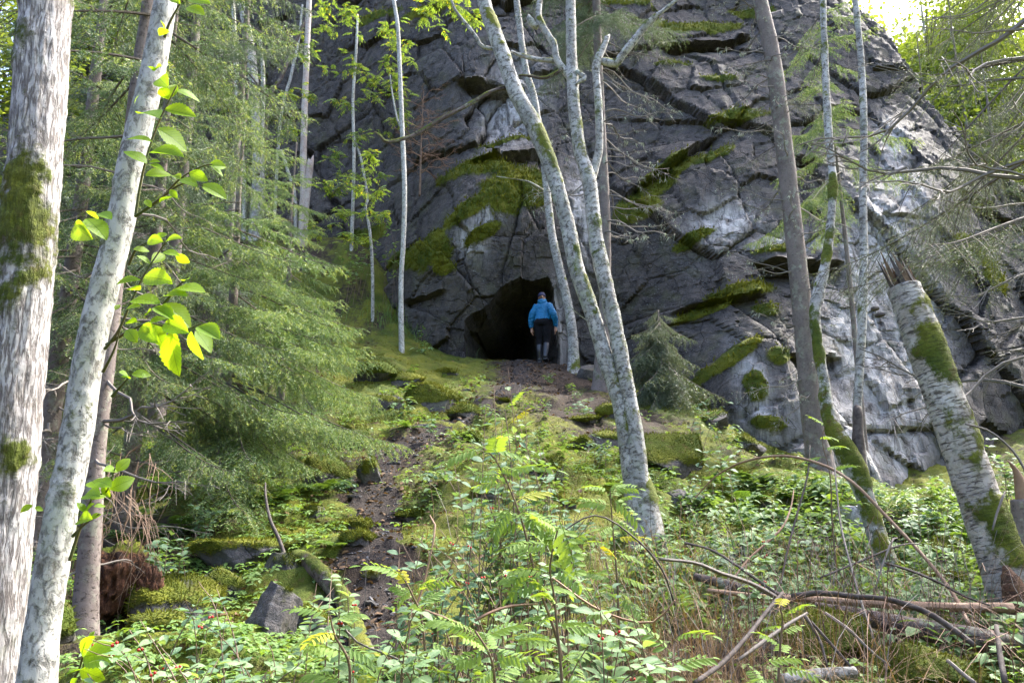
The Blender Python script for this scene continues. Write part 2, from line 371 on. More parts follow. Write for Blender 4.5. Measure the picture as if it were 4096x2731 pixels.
def G0(x, y):
    x = np.asarray(x, float).ravel(); y = np.asarray(y, float).ravel()
    xc = np.clip(x, -14, 18); yc = np.clip(y, -1, 28)
    z = _GT(xc, yc) + np.minimum(np.abs(x - xc), 40) * .35 + np.clip(y - yc, 0, 60) * .28  # outer side slopes steepened to cut sky light near the horizon
    z = z + 9 * sstep(-2.5, -17, y)                                               # unseen rise added behind the camera to block low sky light
    return z
def G(x, y):
    x = np.asarray(x, float).ravel(); y = np.asarray(y, float).ravel(); p = np.stack([x, y, 0 * x], 1)
    z = G0(x, y)
    fl = 1 - .85 * np.exp(-(((x - .3) / 2.0) ** 2 + ((y - 18) / 3.0) ** 2))          # trodden in front of the cave
    wx = x + .3 * fbm(p, 1.3, 2, 5); wy = y + .3 * fbm(p, 1.3, 2, 6)
    f1, e1 = facets(wx, wy, .9, 31, .8); f2, e2 = facets(wx, wy, .36, 41, .8)
    return z + fl * (.16 * fbm(p, .7, 4, 3) + .16 * f1 + .07 * f2 + .02 * fbm(p, 9, 2, 9))
def g1(x, y): return float(G([x], [y])[0])
def hit(px, py, y0=3.0, y1=26.0):
    """where the ray of a photo point first meets the ground"""
    Y = np.arange(y0, y1, .05); t = np.array([P(px, py, a) for a in Y]); d = t[:, 2] - G(t[:, 0], t[:, 1])
    k = np.where(d <= 0)[0]; p = t[k[0]] if len(k) else t[-1]
    return np.array([p[0], p[1], g1(p[0], p[1])])
def gp(px, Y):
    z = EYE
    for _ in range(4):
        x = (px - 2048) / FPX * (Y * CP + (z - EYE) * SP); z = g1(x, Y)
    return np.array([x, Y, z])
PATHPX = [(2130, 1440), (2080, 1500), (1960, 1590), (1830, 1680), (1660, 1780), (1530, 1880), (1470, 2000), (1500, 2130), (1520, 2280), (1470, 2480), (1500, 2731)]
PATHW = crom(np.array([hit(*a) for a in PATHPX]), 90)
def path_dist(x, y):
    x = np.asarray(x).ravel(); y = np.asarray(y).ravel(); d = np.full(x.shape, 1e9)
    for q in PATHW[::3]: d = np.minimum(d, np.hypot(x - q[0], y - q[1]))
    return d
def ground_moss(x, y):
    p = np.stack([x, y, 0 * x], 1); pd = path_dist(x, y)
    m = .55 + .55 * fbm(p, .55, 4, 71) + .25 * fbm(p, 3, 3, 72)
    m -= 1.1 * (1 - sstep(.10, .42, pd + .22 * fbm(p, 2.2, 3, 73)))
    m -= .9 * np.exp(-(((x - .55) / .8) ** 2 + ((y - 16.4) / 1.2) ** 2))             # bare soil on the trodden shoulder
    m -= .5 * np.exp(-(((x - 1.5) / .7) ** 2 + ((y - 14.2) / 1.5) ** 2))
    m += .5 * np.exp(-(((x + 1.9) / 1.3) ** 2 + ((y - 15) / 2.2) ** 2))
    m -= .7 * sstep(-1.9, -3.2, x) * sstep(9, 6, y)                                    # needle litter under the spruces
    return np.clip(m, 0, 1)
def spaced(lo, hi, step, far, n):
    g = np.geomspace(step, far, n); return np.concatenate([lo - g[::-1], np.arange(lo, hi, step), hi + g])
xs = spaced(-8.5, 11.0, .055, 160, 34); ys = spaced(3.0, 20.5, .055, 160, 34); ys = ys[ys > -60]
X, Yg = np.meshgrid(xs, ys); Zg = G(X, Yg); gm = ground_moss(X.ravel(), Yg.ravel())
gpos = np.stack([X.ravel(), Yg.ravel(), Zg], 1)
Zg = Zg + gm * (.05 + .10 * fbm(gpos, 2.6, 3, 90) + .035 * fbm(gpos, 8, 3, 91) + .012 * fbm(gpos, 24, 2, 92))
V = np.stack([X.ravel(), Yg.ravel(), Zg], 1); nx = len(xs); i = (np.arange(len(ys) - 1)[:, None] * nx + np.arange(nx - 1)[None]).ravel()
GF = np.stack([i, i + 1, i + nx + 1, i + nx], 1)
tag(put('ground', mesh_np('ground', V, GF, ['forest_ground'], {'moss': gm})), kind='structure')

# the trodden path, a strip laid on the ground
def make_path():
    c = PATHW; T = np.gradient(c, axis=0)[:, :2]; T /= np.linalg.norm(T, axis=1)[:, None]; Nn = np.stack([-T[:, 1], T[:, 0]], 1)
    c = np.vstack([c]); n = 240; k = 26; cc = crom(PATHW, n); T = np.gradient(cc, axis=0)[:, :2]; T /= np.linalg.norm(T, axis=1)[:, None] + 1e-9
    for _ in range(12): T[1:-1] = (T[:-2] + T[1:-1] + T[2:]) / 3
    Nn = np.stack([-T[:, 1], T[:, 0]], 1); w = np.linspace(-1, 1, k); hw = .34 + .10 * np.sin(np.linspace(0, 9, n)) + .35 * sstep(.25, 0, np.linspace(0, 1, n))
    XY = cc[:, None, :2] + Nn[:, None] * (w[None, :] * hw[:, None])[..., None]; XY = XY.reshape(-1, 2)
    pp = np.stack([XY[:, 0], XY[:, 1], 0 * XY[:, 0]], 1); edge = np.abs(np.tile(w, n))
    z = G(XY[:, 0], XY[:, 1]) + .028 + .03 * fbm(pp, 6, 4, 77) - .16 * sstep(.45, 1, edge + .6 * fbm(pp, 2.2, 4, 78)) - .2 * np.repeat(sstep(.05, 0, np.linspace(0, 1, n)), k)
    i = (np.arange(n - 1)[:, None] * k + np.arange(k - 1)[None]).ravel()
    tag(put('path', mesh_np('path', np.column_stack([XY, z]), np.stack([i, i + 1, i + k + 1, i + k], 1), ['path_soil'])), kind='structure')
make_path()

# ------------------------------------------------------------------ cliff
CC = [(1870, 1400, 17.7), (1860, 1250, 17.6), (2100, 1050, 17.5), (2300, 1300, 17.9), (2300, 1450, 17.9), (2000, 930, 17.2), (1850, 900, 17.2), (1900, 660, 18.2), (2100, 640, 18.2), (1900, 530, 19.6), (2100, 520, 19.4), (1900, 300, 20),
      (1800, 50, 21.3), (1500, 200, 22.5), (1500, 600, 22.4), (1300, 300, 24), (1700, 800, 19.3), (1700, 1150, 17.9), (1560, 1000, 19.6), (1560, 1250, 19.0), (1400, 1000, 21.6), (1420, 850, 21.8), (2400, 700, 19), (2400, 1300, 18.2), (2300, 200, 20.5),
      (2700, 200, 21), (2700, 480, 19.3), (2900, 100, 22), (2600, 900, 17.8), (2600, 1300, 17), (2620, 1500, 16.6), (2900, 1300, 15.8), (2900, 1560, 14.9), (2900, 700, 17.8), (3000, 960, 17.2), (3050, 1150, 16.2), (3200, 500, 18.7), (3300, 100, 21),
      (3500, 300, 20.6), (3400, 1000, 16.8), (3400, 1500, 15.2), (3200, 1700, 14.2), (3600, 1950, 14.3), (3700, 1300, 16), (3700, 800, 18), (3900, 1200, 17.2), (4050, 800, 19.5), (4050, 1500, 16.8),
      (4500, 1000, 20), (4500, 1600, 18), (1000, 300, 24.5), (1000, 900, 23), (600, 100, 26), (600, 800, 25), (0, 400, 27), (0, 1200, 25), (2100, 1900, 18.2), (3000, 2200, 14.5), (1600, 1800, 19), (1000, 1500, 23), (4000, 2200, 15.5)]
_cp = np.array([P(*c) for c in CC]); _CT = TPS(_cp[:, [0, 2]], _cp[:, 1], .05)
def top_z(x):
    a = np.array([P(600, -700, 27), P(1200, -250, 24), P(1550, -10, 22.8), P(1800, -10, 21.6), P(2000, -350, 22), P(2600, -420, 22), P(3050, -300, 22.5), P(3400, -80, 21.5), P(3590, 110, 20.8), P(3780, 300, 19.8), P(3950, 480, 19), P(4150, 650, 18.8), P(4500, 820, 19), P(5200, 1250, 20)])
    o = np.argsort(a[:, 0]); return np.interp(x, a[o, 0], a[o, 2])
# cave mouth outline, photo points at its depth
CAVE = np.array([P(a, b, 17.6)[[0, 2]] for a, b in [(1872, 1600), (1868, 1430), (1858, 1330), (1856, 1285), (1890, 1255), (1940, 1235), (1965, 1205), (2000, 1165), (2040, 1135), (2085, 1118), (2120, 1124), (2165, 1114), (2200, 1108), (2212, 1150), (2222, 1220), (2232, 1330), (2240, 1450), (2240, 1600)]])
def poly_sd(x, z, poly):
    """signed distance, positive inside"""
    d = np.full(x.shape, 1e9); ins = np.zeros(x.shape, bool); n = len(poly)
    for i in range(n):
        a = poly[i]; b = poly[(i + 1) % n]; e = b - a; t = np.clip(((x - a[0]) * e[0] + (z - a[1]) * e[1]) / (e @ e), 0, 1)
        d = np.minimum(d, np.hypot(x - a[0] - t * e[0], z - a[1] - t * e[1]))
        c = ((a[1] > z) != (b[1] > z)) & (x < (b[0] - a[0]) * (z - a[1]) / (b[1] - a[1] + 1e-12) + a[0]); ins ^= c
    return np.where(ins, d, -d)
def blob(x, z, px, py, rx, ry, rot, Y):
    c = P(px, py, Y); s = Y / FPX; r = math.radians(rot); u = (x - c[0]) / s; v = (z - c[2]) / s
    a = (u * math.cos(r) + v * math.sin(r)) / rx; b = (-u * math.sin(r) + v * math.cos(r)) / ry
    return np.exp(-(a * a + b * b) * 1.1)
MOSS = [(1930, 650, 260, 70, 0, 18), (2060, 760, 190, 150, 35, 17.8), (1880, 830, 180, 55, 35, 17.5), (1720, 1010, 130, 130, 0, 18), (1600, 1010, 90, 60, 0, 18.6), (1780, 1100, 60, 40, 0, 18), (2030, 560, 170, 22, 22, 19),
        (1930, 930, 120, 40, 30, 17.3), (2960, 470, 150, 45, 10, 19), (2650, 720, 220, 65, 38, 18.5), (2550, 830, 110, 90, 20, 18), (2860, 600, 130, 36, 30, 18), (2800, 90, 280, 50, 12, 21.5), (2450, 10, 240, 50, 0, 21.5), (3000, 20, 120, 40, 0, 22),
        (3000, 1150, 180, 40, 10, 16.2), (2830, 1230, 170, 36, 18, 16.2), (2900, 1450, 190, 40, 36, 15.5), (3060, 1240, 60, 40, 0, 16), (3110, 1430, 60, 40, 10, 15), (3080, 1690, 80, 45, -10, 14.2), (2780, 1600, 80, 120, 0, 15), (3000, 1560, 50, 90, 0, 15),
        (3850, 1000, 110, 60, -30, 18), (4000, 1100, 90, 120, 0, 17.6), (1700, 60, 140, 40, 0, 21.8), (1500, 40, 120, 40, 0, 22.5), (1400, 880, 160, 60, 0, 20), (2780, 950, 120, 30, 25, 17.2), (3130, 1000, 120, 22, 5, 16.8), (2700, 260, 120, 30, 10, 20.5), (2870, 330, 90, 25, -5, 20), (3300, 1500, 40, 60, 0, 15)]
PALE = [(3560, 1000, 120, 420, -8, 17), (3450, 1400, 150, 330, 0, 15.5), (3180, 960, 210, 55, 5, 16.9), (3400, 1720, 260, 220, 0, 14.5), (3700, 1350, 140, 420, -15, 16), (3480, 1150, 60, 450, -3, 16.3), (3620, 1700, 120, 250, -10, 14.8), (3590, 560, 60, 200, -15, 18.6), (2900, 900, 160, 110, 30, 17.3), 
        (3020, 1600, 60, 260, 0, 14.7), (2330, 850, 70, 240, 0, 18.6), (1960, 850, 110, 50, 35, 17.3), (1880, 950, 60, 90, 30, 17.2), (2050, 420, 120, 260, -10, 19.5), (2230, 1330, 40, 180, 0, 17.8), (3620, 750, 90, 200, 0, 18)]
def cliff_fields(x, z):
    p3 = np.stack([x, 0 * x, z], 1)
    mo = np.zeros(x.shape); pl = np.zeros(x.shape)
    for b in MOSS: mo = np.maximum(mo, blob(x, z, *b))
    for b in PALE: pl = np.maximum(pl, blob(x, z, *b))
    mo = np.clip(mo * 1.3 + .42 * fbm(p3, 2.2, 5, 201, .6) - .12, 0, 1)
    return mo, np.clip(pl * 1.1, 0, 1)
def cliff_depth(x, z, cave=True):
    p3 = np.stack([x, 0 * x, z], 1)
    D = _CT(np.clip(x, -19, 16), np.clip(z, 0, 20))
    wx = x + .22 * fbm(p3, .7, 3, 101); wz = z + .22 * fbm(p3, .7, 3, 102)
    c, s = math.cos(.45), math.sin(.45); u = wx * c + wz * s; v = (-wx * s + wz * c) * .75
    f1, e1 = facets(u, v * .8, 2.3, 111, .9); f2, e2 = facets(u * .7, v, .9, 121, 1.0); f3, e3 = facets(wx, wz * .8, .34, 131, 1.1)
    D = D + .55 * f1 + .28 * f2 + .07 * f3 + .025 * fbm(p3, 2.5, 5, 141) + .02 * fbm(p3, 5, 4, 143, ridge=True) + .02 * fbm(p3, 13, 2, 142)
    f4, e4 = facets(wx, wz, .15, 133, 1.1); D = D + .022 * f4 * (1 + fbm(p3, .7, 2, 134))
    D = D + .12 * np.exp(-(e1 / .03) ** 2) + .06 * np.exp(-(e2 / .04) ** 2)
    for (a, b, Y, hw, amt, h, rot) in [(3200, 1045, 16.7, 210, .8, .55, 3), (2700, 640, 18.4, 260, .5, .5, 38), (1960, 330, 19.8, 170, .6, .5, -8), (2900, 1180, 16, 220, .45, .5, 10), (2830, 150, 21, 260, .5, .5, 8), (2050, 600, 18.4, 220, .5, .6, 15), (3250, 1420, 15.2, 140, .5, .4, 0), (1700, 1180, 17.9, 110, .3, .4, 5)]:
        q = P(a, b, Y); sc = Y / FPX; r = math.tan(math.radians(rot)); dz = z - q[2] - (x - q[0]) * r + .12 * fbm(p3, 1.6, 3, 151)
        wgt = sstep(hw * sc, hw * sc * .55, np.abs(x - q[0]))
        D = D + wgt * amt * (np.where(dz < 0, np.exp(dz / h) * sstep(0, -.06, dz), 0) - np.where(dz >= 0, np.exp(-dz / (h * .7)) * .35, 0))
    q = P(3232, 640, 18); hx = (x - q[0]) * .9; hz = z - q[2]; hr = np.hypot(hx + .25 * hz, hz * 1.25) + .06 * fbm(p3, 3, 2, 155); D = D + 1.3 * sstep(.30, .18, hr)      # small black hole high on the face
    if cave:
        w3 = np.stack([x, 0 * x, z], 1)
        sd = poly_sd(x + .05 * fbm(w3, 3.5, 3, 161), z + .05 * fbm(w3, 3.5, 3, 162), CAVE)
        near = np.exp(-np.maximum(-sd, 0) / .9); D = D * (1 - .8 * near) + (17.65 + .25 * f2 + .08 * f3 + .3 * np.maximum(x - .8, 0)) * .8 * near
        left = sstep(1.4, -.6, x)
        D = D + np.where(sd > 0, .55 + np.minimum(sd * (4.2 + 3.0 * (1 - left)), 1.6 + .6 * left) + np.maximum(sd - .42, 0) * 7.0 + .25 * f2 + .3 * f3, 0)
        return D, sd
    return D
def make_cliff():
    x = np.concatenate([np.arange(-19, -8, .11), np.arange(-8, -1.4, .058), np.arange(-1.4, 1.7, .024), np.arange(1.7, 15.5, .058)]); s = np.concatenate([np.arange(.6, 4.9, .07), np.arange(4.9, 8.1, .024), np.arange(8.1, 19, .058), np.arange(19, 24, .09)]); XX, SS = np.meshgrid(x, s); X = XX.ravel(); S = SS.ravel()
    tz = top_z(X) + .35 * fbm(np.stack([X, 0 * X, 0 * X], 1), .8, 4, 171)
    over = np.maximum(S - tz, 0); Z = np.minimum(S, tz) + .22 * over
    D, sd = cliff_depth(X, Z); p3 = np.stack([X, 0 * X, S], 1)
    mo, pl = cliff_fields(X, Z)
    mo = np.maximum(mo, sstep(.0, .25, over) * (.62 + .4 * fbm(p3, 1.2, 3, 181))); mo = np.where(sd > -.08, 0, mo); pl = np.where(sd > .0, 0, pl)
    Y = D + over * 1.25
    push = np.clip((mo - .3) / .4, 0, 1) * (.06 + .045 * fbm(p3, 6, 3, 191) + .02 * fbm(p3, 18, 2, 192))
    Y = Y - push; Z = Z + push * .5
    # slab relief normal shift: lets overhangs lean a little
    n = len(x); i = (np.arange(len(s) - 1)[:, None] * n + np.arange(n - 1)[None]).ravel()
    tag(put('cliff', mesh_np('cliff', np.stack([X, Y, Z], 1), np.stack([i, i + 1, i + n + 1, i + n], 1), ['cliff_rock'], {'moss': mo, 'pale': pl})), kind='structure')
    bpy.data.meshes['cliff'].set_sharp_from_angle(angle=math.radians(24))
    k = np.where((mo > .42) & (X > -6) & (Z > 2))[0]; k = np.random.default_rng(3).choice(k, min(26000, len(k)), False); return np.stack([X, Y, Z], 1)[k]
CLIFF_MOSS = make_cliff()
def cliff_y(x, z): return float(cliff_depth(np.array([x]), np.array([z]), False)[0])

# ------------------------------------------------------------------ boulders
def ico(sub):
    import bmesh
    b = bmesh.new(); bmesh.ops.create_icosphere(b, subdivisions=sub, radius=1); V = np.array([v.co[:] for v in b.verts]); F = np.array([[v.index for v in f.verts] for f in b.faces]); b.free(); return V, F
ICO = {k: ico(k) for k in (1, 2, 4, 5)}
BMOSS = []
def boulder(px, py, w, h, label, Y=None, moss=.6, flat=.8, seed=1, sub=4, name='boulder', cuts=13, sink=.36, rotz=0., group=None, pale=0., dep=None):
    """angular stone: w, h in photo pixels; (px,py) the middle of it"""
    base = hit(px, py + h * .42) if Y is None else gp(px, Y)
    d = base[1] * CP + (base[2] - EYE) * SP; sx = w / FPX * d / 2; sz = h / FPX * d / 2; sy = dep if dep else (sx + sz) / 2 * 1.1
    r = np.random.default_rng(seed); V, F = ICO[sub]; V = V.copy()
    for _ in range(cuts):                                              # plane cuts make it angular
        n = r.normal(size=3); n /= np.linalg.norm(n); c = r.uniform(.42, .8); k = V @ n - c
        V = V - np.where(k > 0, k, 0)[:, None] * n * .92
    V[:, 2] = np.minimum(V[:, 2], flat)
    if rotz:
        c, s = math.cos(rotz), math.sin(rotz); V[:, :2] = V[:, :2] @ np.array([[c, s], [-s, c]])
    V = V / np.abs(V).max(0)
    N = V / np.linalg.norm(V, axis=1)[:, None]; V = V * np.array([sx, sy, sz]); W3 = V + base
    V = V + N * (.10 * min(sx, sz) * fbm(W3, 1.2 / max(sx, .2), 4, seed)[:, None] + .012 * fbm(W3, 14, 3, seed + 5)[:, None])
    up = np.clip(N[:, 2] * 1.3 + .25, 0, 1)
    m = np.clip(moss * 1.2 * (up ** .7) + .75 * fbm(W3, 1.1 / max(sx, .25), 4, seed + 9) - .1, 0, 1) if moss > 0 else np.zeros(len(V))
    V = V + N * (np.clip((m - .3) / .4, 0, 1) * (.022 + .016 * fbm(W3, 13, 3, seed + 2) + .008 * fbm(W3, 40, 2, seed + 3)))[:, None]
    c0 = np.array([base[0], base[1] + sy * .5, base[2] + sz * (1 - sink * 2)])
    me = mesh_np(name, V, F, ['boulder_rock'], {'moss': m, 'pale': np.full(len(V), pale)}); me.set_sharp_from_angle(angle=math.radians(26)); o = put(name, me, loc=c0)
    k = np.where((m > .45) & (N[:, 1] < .5))[0]
    if len(k): k = r.choice(k, min(len(k), 700), False); BMOSS.append(np.column_stack([V[k] + c0, N[k]]))
    return tag(o, label, 'stone' if name == 'stone' else 'boulder', group)
BL = [ (1055, 2400, 240, 400, 'pointed bare grey boulder with cracked face beside the rotten stump hollow', None, .22, 1.0, 11, 5),
  (980, 2170, 470, 210, 'long flat mossy slab roofing a dark gap left of the path', None, .75, .55, 12, 5),
  (890, 2310, 360, 240, 'dark greenish block under the long mossy slab', None, .45, .8, 13, 4),
  (690, 2370, 420, 300, 'rounded boulder with mossy rim right of the rotten stump', None, .7, .8, 14, 5),
  (1120, 2240, 210, 190, 'small lilac grey block with moss cap above the pointed boulder', None, .5, .7, 15, 4),
  (1310, 1870, 260, 200, 'mossy boulder overhanging a black hollow at the path edge under spruce tips', None, .8, .8, 16, 4),
  (1480, 1870, 120, 170, 'upright grey stone with mossy foot where the path steepens', None, .5, 1.0, 17, 4),
  (1740, 1560, 260, 170, 'big moss covered hump left of the cave path', None, .95, .8, 18, 5),
  (1530, 1590, 170, 120, 'half bare lichen spotted boulder on the mossy bank', None, .5, .8, 19, 4),
  (1990, 1605, 110, 36, 'flat mossy slab lying across the upper path', None, .7, .5, 20, 4),
  (1850, 1640, 130, 90, 'mossy block with a dark hole beneath, beside the upper path', None, .8, .8, 21, 4),
  (2190, 1850, 150, 170, 'tilted grey boulder with moss on its slanting top behind the leafy shrub', None, .55, 1.0, 22, 4),
  (2690, 1790, 450, 270, 'large flat mossy boulder overhanging the hollow behind the birch trunks', None, .85, .7, 23, 5),
  (2740, 1960, 210, 190, 'bare pale boulder in the hollow below the large flat mossy one', None, .15, .9, 24, 4),
  (1440, 2100, 120, 90, 'mossy domed stone, upper one of two left of the muddy path', None, .75, .9, 25, 4),
  (1440, 2165, 160, 80, 'mossy stone with dark underside, lower one of two left of the muddy path', None, .7, .7, 26, 4),
  (1480, 2290, 110, 80, 'wet bluish stone at the foot of the muddy path', None, .3, .7, 27, 4),
  (1940, 1960, 170, 120, 'mossy hump behind the yellow green rowan sapling', None, .95, .9, 28, 4),
  (2060, 2400, 230, 190, 'broad mossy boulder among the shrubs in the lower middle', None, .95, .8, 29, 5),
  (3920, 2340, 230, 190, 'smooth moss dome beside the broken birch snag', None, 1.1, .95, 30, 5),
  (3720, 2670, 720, 300, 'wide moss carpeted mound in the lower right corner', None, 1.1, .8, 31, 5),
  (3330, 2540, 560, 300, 'yellow green mossy boulder under the fallen logs', None, 1.0, .9, 32, 5),
  (3800, 2190, 220, 120, 'mossy boulder between ferns left of the broken snag', None, .9, .8, 33, 4),
  (2365, 1475, 110, 120, 'pale grey rock between the small birch and the spruce trunk', None, .2, .9, 34, 4),
  (2990, 1740, 190, 160, 'mossy block at the cliff foot left of the grey spruce trunk', None, .55, .8, 35, 4),
  (2850, 1660, 150, 130, 'dark mossy rock at the cliff foot beside the small drooping spruce', None, .6, .8, 36, 4),
  (1250, 2050, 110, 80, 'small dark wedge of rock in green cover left of the path', None, .35, .7, 37, 4),
  (3450, 2030, 240, 170, 'bright bare rock at the cliff foot between the leaning birches', None, .05, .9, 38, 4),
  (2330, 1680, 130, 60, 'low mossy stone on the bare shoulder left of the birch trunks', None, .8, .7, 39, 4),
  (2250, 2010, 130, 90, 'mossy stone half hidden below the tilted grey boulder', None, .8, .8, 40, 4),
  (1640, 2060, 120, 70, 'mossy stone on the right edge of the muddy path', None, .7, .7, 41, 4),
  (1620, 1500, 200, 110, 'mossy hump just below the straight white birch', None, .95, .8, 44, 4), (1480, 1480, 200, 120, 'moss cushion boulder on the bank above the lichen spotted one', None, .95, .8, 45, 4), (1800, 1480, 150, 60, 'low mossy ledge stone at the left lip of the cave floor', None, .9, .7, 46, 4),
  (2480, 1640, 190, 90, 'mossy stone between the spruce trunk and the birch stems', None, .9, .8, 47, 4), (2420, 1740, 220, 110, 'brown mossed mound left of the large flat boulder', None, .85, .8, 48, 4), (2330, 1760, 130, 80, 'mossy stone right of the tilted grey boulder', None, .8, .8, 49, 4), (1880, 1750, 130, 60, 'flat mossy stone in the bend of the upper path', None, .8, .6, 50, 4),
  (1390, 1740, 180, 100, 'moss covered stone under the tips of the young spruce', None, .95, .8, 51, 4), (1150, 2130, 200, 100, 'mossy ledge stone right of the long flat slab', None, .9, .7, 52, 4), (1330, 2100, 170, 90, 'moss cushion stone in the green cover left of the path', None, .95, .8, 53, 4), (3100, 2010, 220, 110, 'moss cushion mound among ferns on the slope', None, 1.0, .8, 54, 4), (2950, 1880, 200, 90, 'low mossed stone under the leafy slope shrub', None, .95, .7, 55, 4), (620, 2480, 260, 150, 'low mossy stone in front of the rotten stump', None, .8, .7, 56, 4), (1230, 2480, 170, 140, 'mossy stone between the pointed boulder and the log', None, .8, .8, 57, 4),
  (60, 2520, 300, 330, 'dark mossy boulder behind the two pale trunks', None, .9, .9, 43, 4)]
for b in BL: boulder(b[0], b[1], b[2], b[3], b[4], b[5], b[6], b[7], b[8], b[9], pale=.9 if 'bright bare' in b[4] else 0.)
for k, (a, b, w, h) in enumerate([(1580, 1850, 70, 30), (1500, 1925, 90, 36), (1420, 1990, 70, 30), (1545, 2030, 60, 26), (1560, 1960, 46, 22), (1470, 2210, 80, 34), (1545, 2230, 60, 26), (1430, 2260, 60, 30), (1640, 1750, 60, 24), (1770, 1740, 60, 24), (1950, 1700, 50, 20), (1540, 2370, 70, 30), (1480, 2420, 60, 26), (1690, 1700, 50, 24), (1590, 2120, 50, 20), (1860, 1560, 40, 18)]):
    boulder(a, b, w, h, 'flat wet slate stone lying loose on the muddy path', None, .0, .5, 60 + k, 2, 'stone', 7, .25, k * 1.3, 'slate stones on the path')
# ------------------------------------------------------------------ trunks and limbs
def pxpath(pts, Y0, Y1=None, ext=None):
    """photo polyline (px, py, width px), listed base first; depth runs from Y0 to Y1"""
    Y1 = Y0 if Y1 is None else Y1; n = len(pts); w = []; r = []
    for k, (a, b, c) in enumerate(pts):
        p = P(a, b, Y0 + (Y1 - Y0) * k / max(n - 1, 1)); d = p[1] * CP + (p[2] - EYE) * SP
        w.append(p); r.append(c / 2 / FPX * d)
    return np.array(w), np.array(r)
def limb_mesh(name, pts, rad, mat, off, nseg=14, step=.06, rough=.06, moss=0., side=(0, 0, 1), zones=(), fis=0., flare=0., seed=1, mossbase=0., jag=0.):
    L = np.linalg.norm(np.diff(pts, axis=0), axis=1).sum(); n = max(int(L / step), 6)
    c = crom(np.column_stack([pts, rad]), n); pts = c[:, :3]; rad = np.maximum(c[:, 3], .002)
    V, F, uv, t, N = tube(pts, rad, nseg)
    R = np.repeat(rad, nseg + 1)
    k = 1.0 / max(float(np.mean(rad)), .01)
    d = rough * R * (fbm(V * np.array([1, 1, .6]), .6 * k, 4, seed) + .4 * fbm(V, 2.4 * k, 3, seed + 3))
    if fis: 
        a = uv[:, 0] / float(np.mean(rad)); q = np.stack([np.cos(a) * 6.5, np.sin(a) * 6.5, uv[:, 1] * 5.0], 1)
        q = q + .5 * np.stack([fbm(V, 4, 2, seed + 31), fbm(V, 4, 2, seed + 32), 0 * a], 1); d = d + fis * R * fbm(q, 1.0, 3, seed + 7, ridge=True)
    if flare: d = d + R * flare * np.exp(-t * L / .30) * (1 + .6 * np.cos(3 * uv[:, 0] / float(np.mean(rad)) + seed))
    if jag: V = V + (N * 0) + np.where(t > .93, (t - .93) / .07, 0)[:, None] * (pts[-1] - pts[-5]) / np.linalg.norm(pts[-1] - pts[-5]) * (jag * (fbm(V, 9, 2, seed + 9) * 1.2))[:, None]
    s = np.asarray(side, float); s /= np.linalg.norm(s); m = np.zeros(len(V))
    if moss or mossbase or zones:
        m = moss * np.clip((N @ s) * .9 + .35, 0, 1)
        for (z0, wd, st) in zones: m = np.maximum(m, st * np.exp(-((t - z0) / wd) ** 2) * np.clip((N @ s) * .6 + .55, 0, 1))
        m = np.maximum(m, mossbase * np.exp(-t * L / 1.2)); m = np.clip(m * .85 + .75 * fbm(V, 6, 5, seed + 11, .6) * (m > .02), 0, 1)
        d = d + np.clip((m - .3) / .4, 0, 1) * np.minimum(.012 + .008 * fbm(V, 30, 2, seed + 13), R * .6)
    V = V + N * d[:, None]
    # close the ends
    o = np.asarray(off, float); e = [len(V), len(V) + 1]; V = np.vstack([V, pts[0], pts[-1]]); uv = np.vstack([uv, [0, 0], [0, L]]); m = np.concatenate([m, [0, 0]])
    b = np.arange(nseg); l = (n - 1) * (nseg + 1)
    F = np.vstack([F, np.stack([np.full(nseg, e[0]), b + 1, b, b], 1)[:, [0, 1, 2, 2]], np.stack([np.full(nseg, e[1]), l + b, l + b + 1, l + b + 1], 1)])
    F = tri(F); F = F[(F[:, 0] != F[:, 1]) & (F[:, 1] != F[:, 2]) & (F[:, 0] != F[:, 2])]
    return mesh_np(name, V - o, F, [mat], {'moss': m}, uv)
def tree_px(name, label, cat, base, trunkpts, Y0, Y1, mat, limbs=(), group=None, **kw):
    pts, rad = pxpath(trunkpts, Y0, Y1); pts[0] = base - np.array([0, 0, .15 + kw.pop('root', 0)])
    t = thing(name, label, cat, base, group); put('trunk', limb_mesh('trunk', pts, rad, mat, base, **kw), t)
    for k, (lp, ya, yb, *mm) in enumerate(limbs):
        q, r = pxpath(lp, ya, yb); put('limb', limb_mesh('limb', q, r, mm[0] if mm else mat, base, nseg=9, step=.07, rough=.12, moss=kw.get('moss', .4) + .25, seed=90 + k), t)
    return t
RIGHT = (.75, -.2, .6)

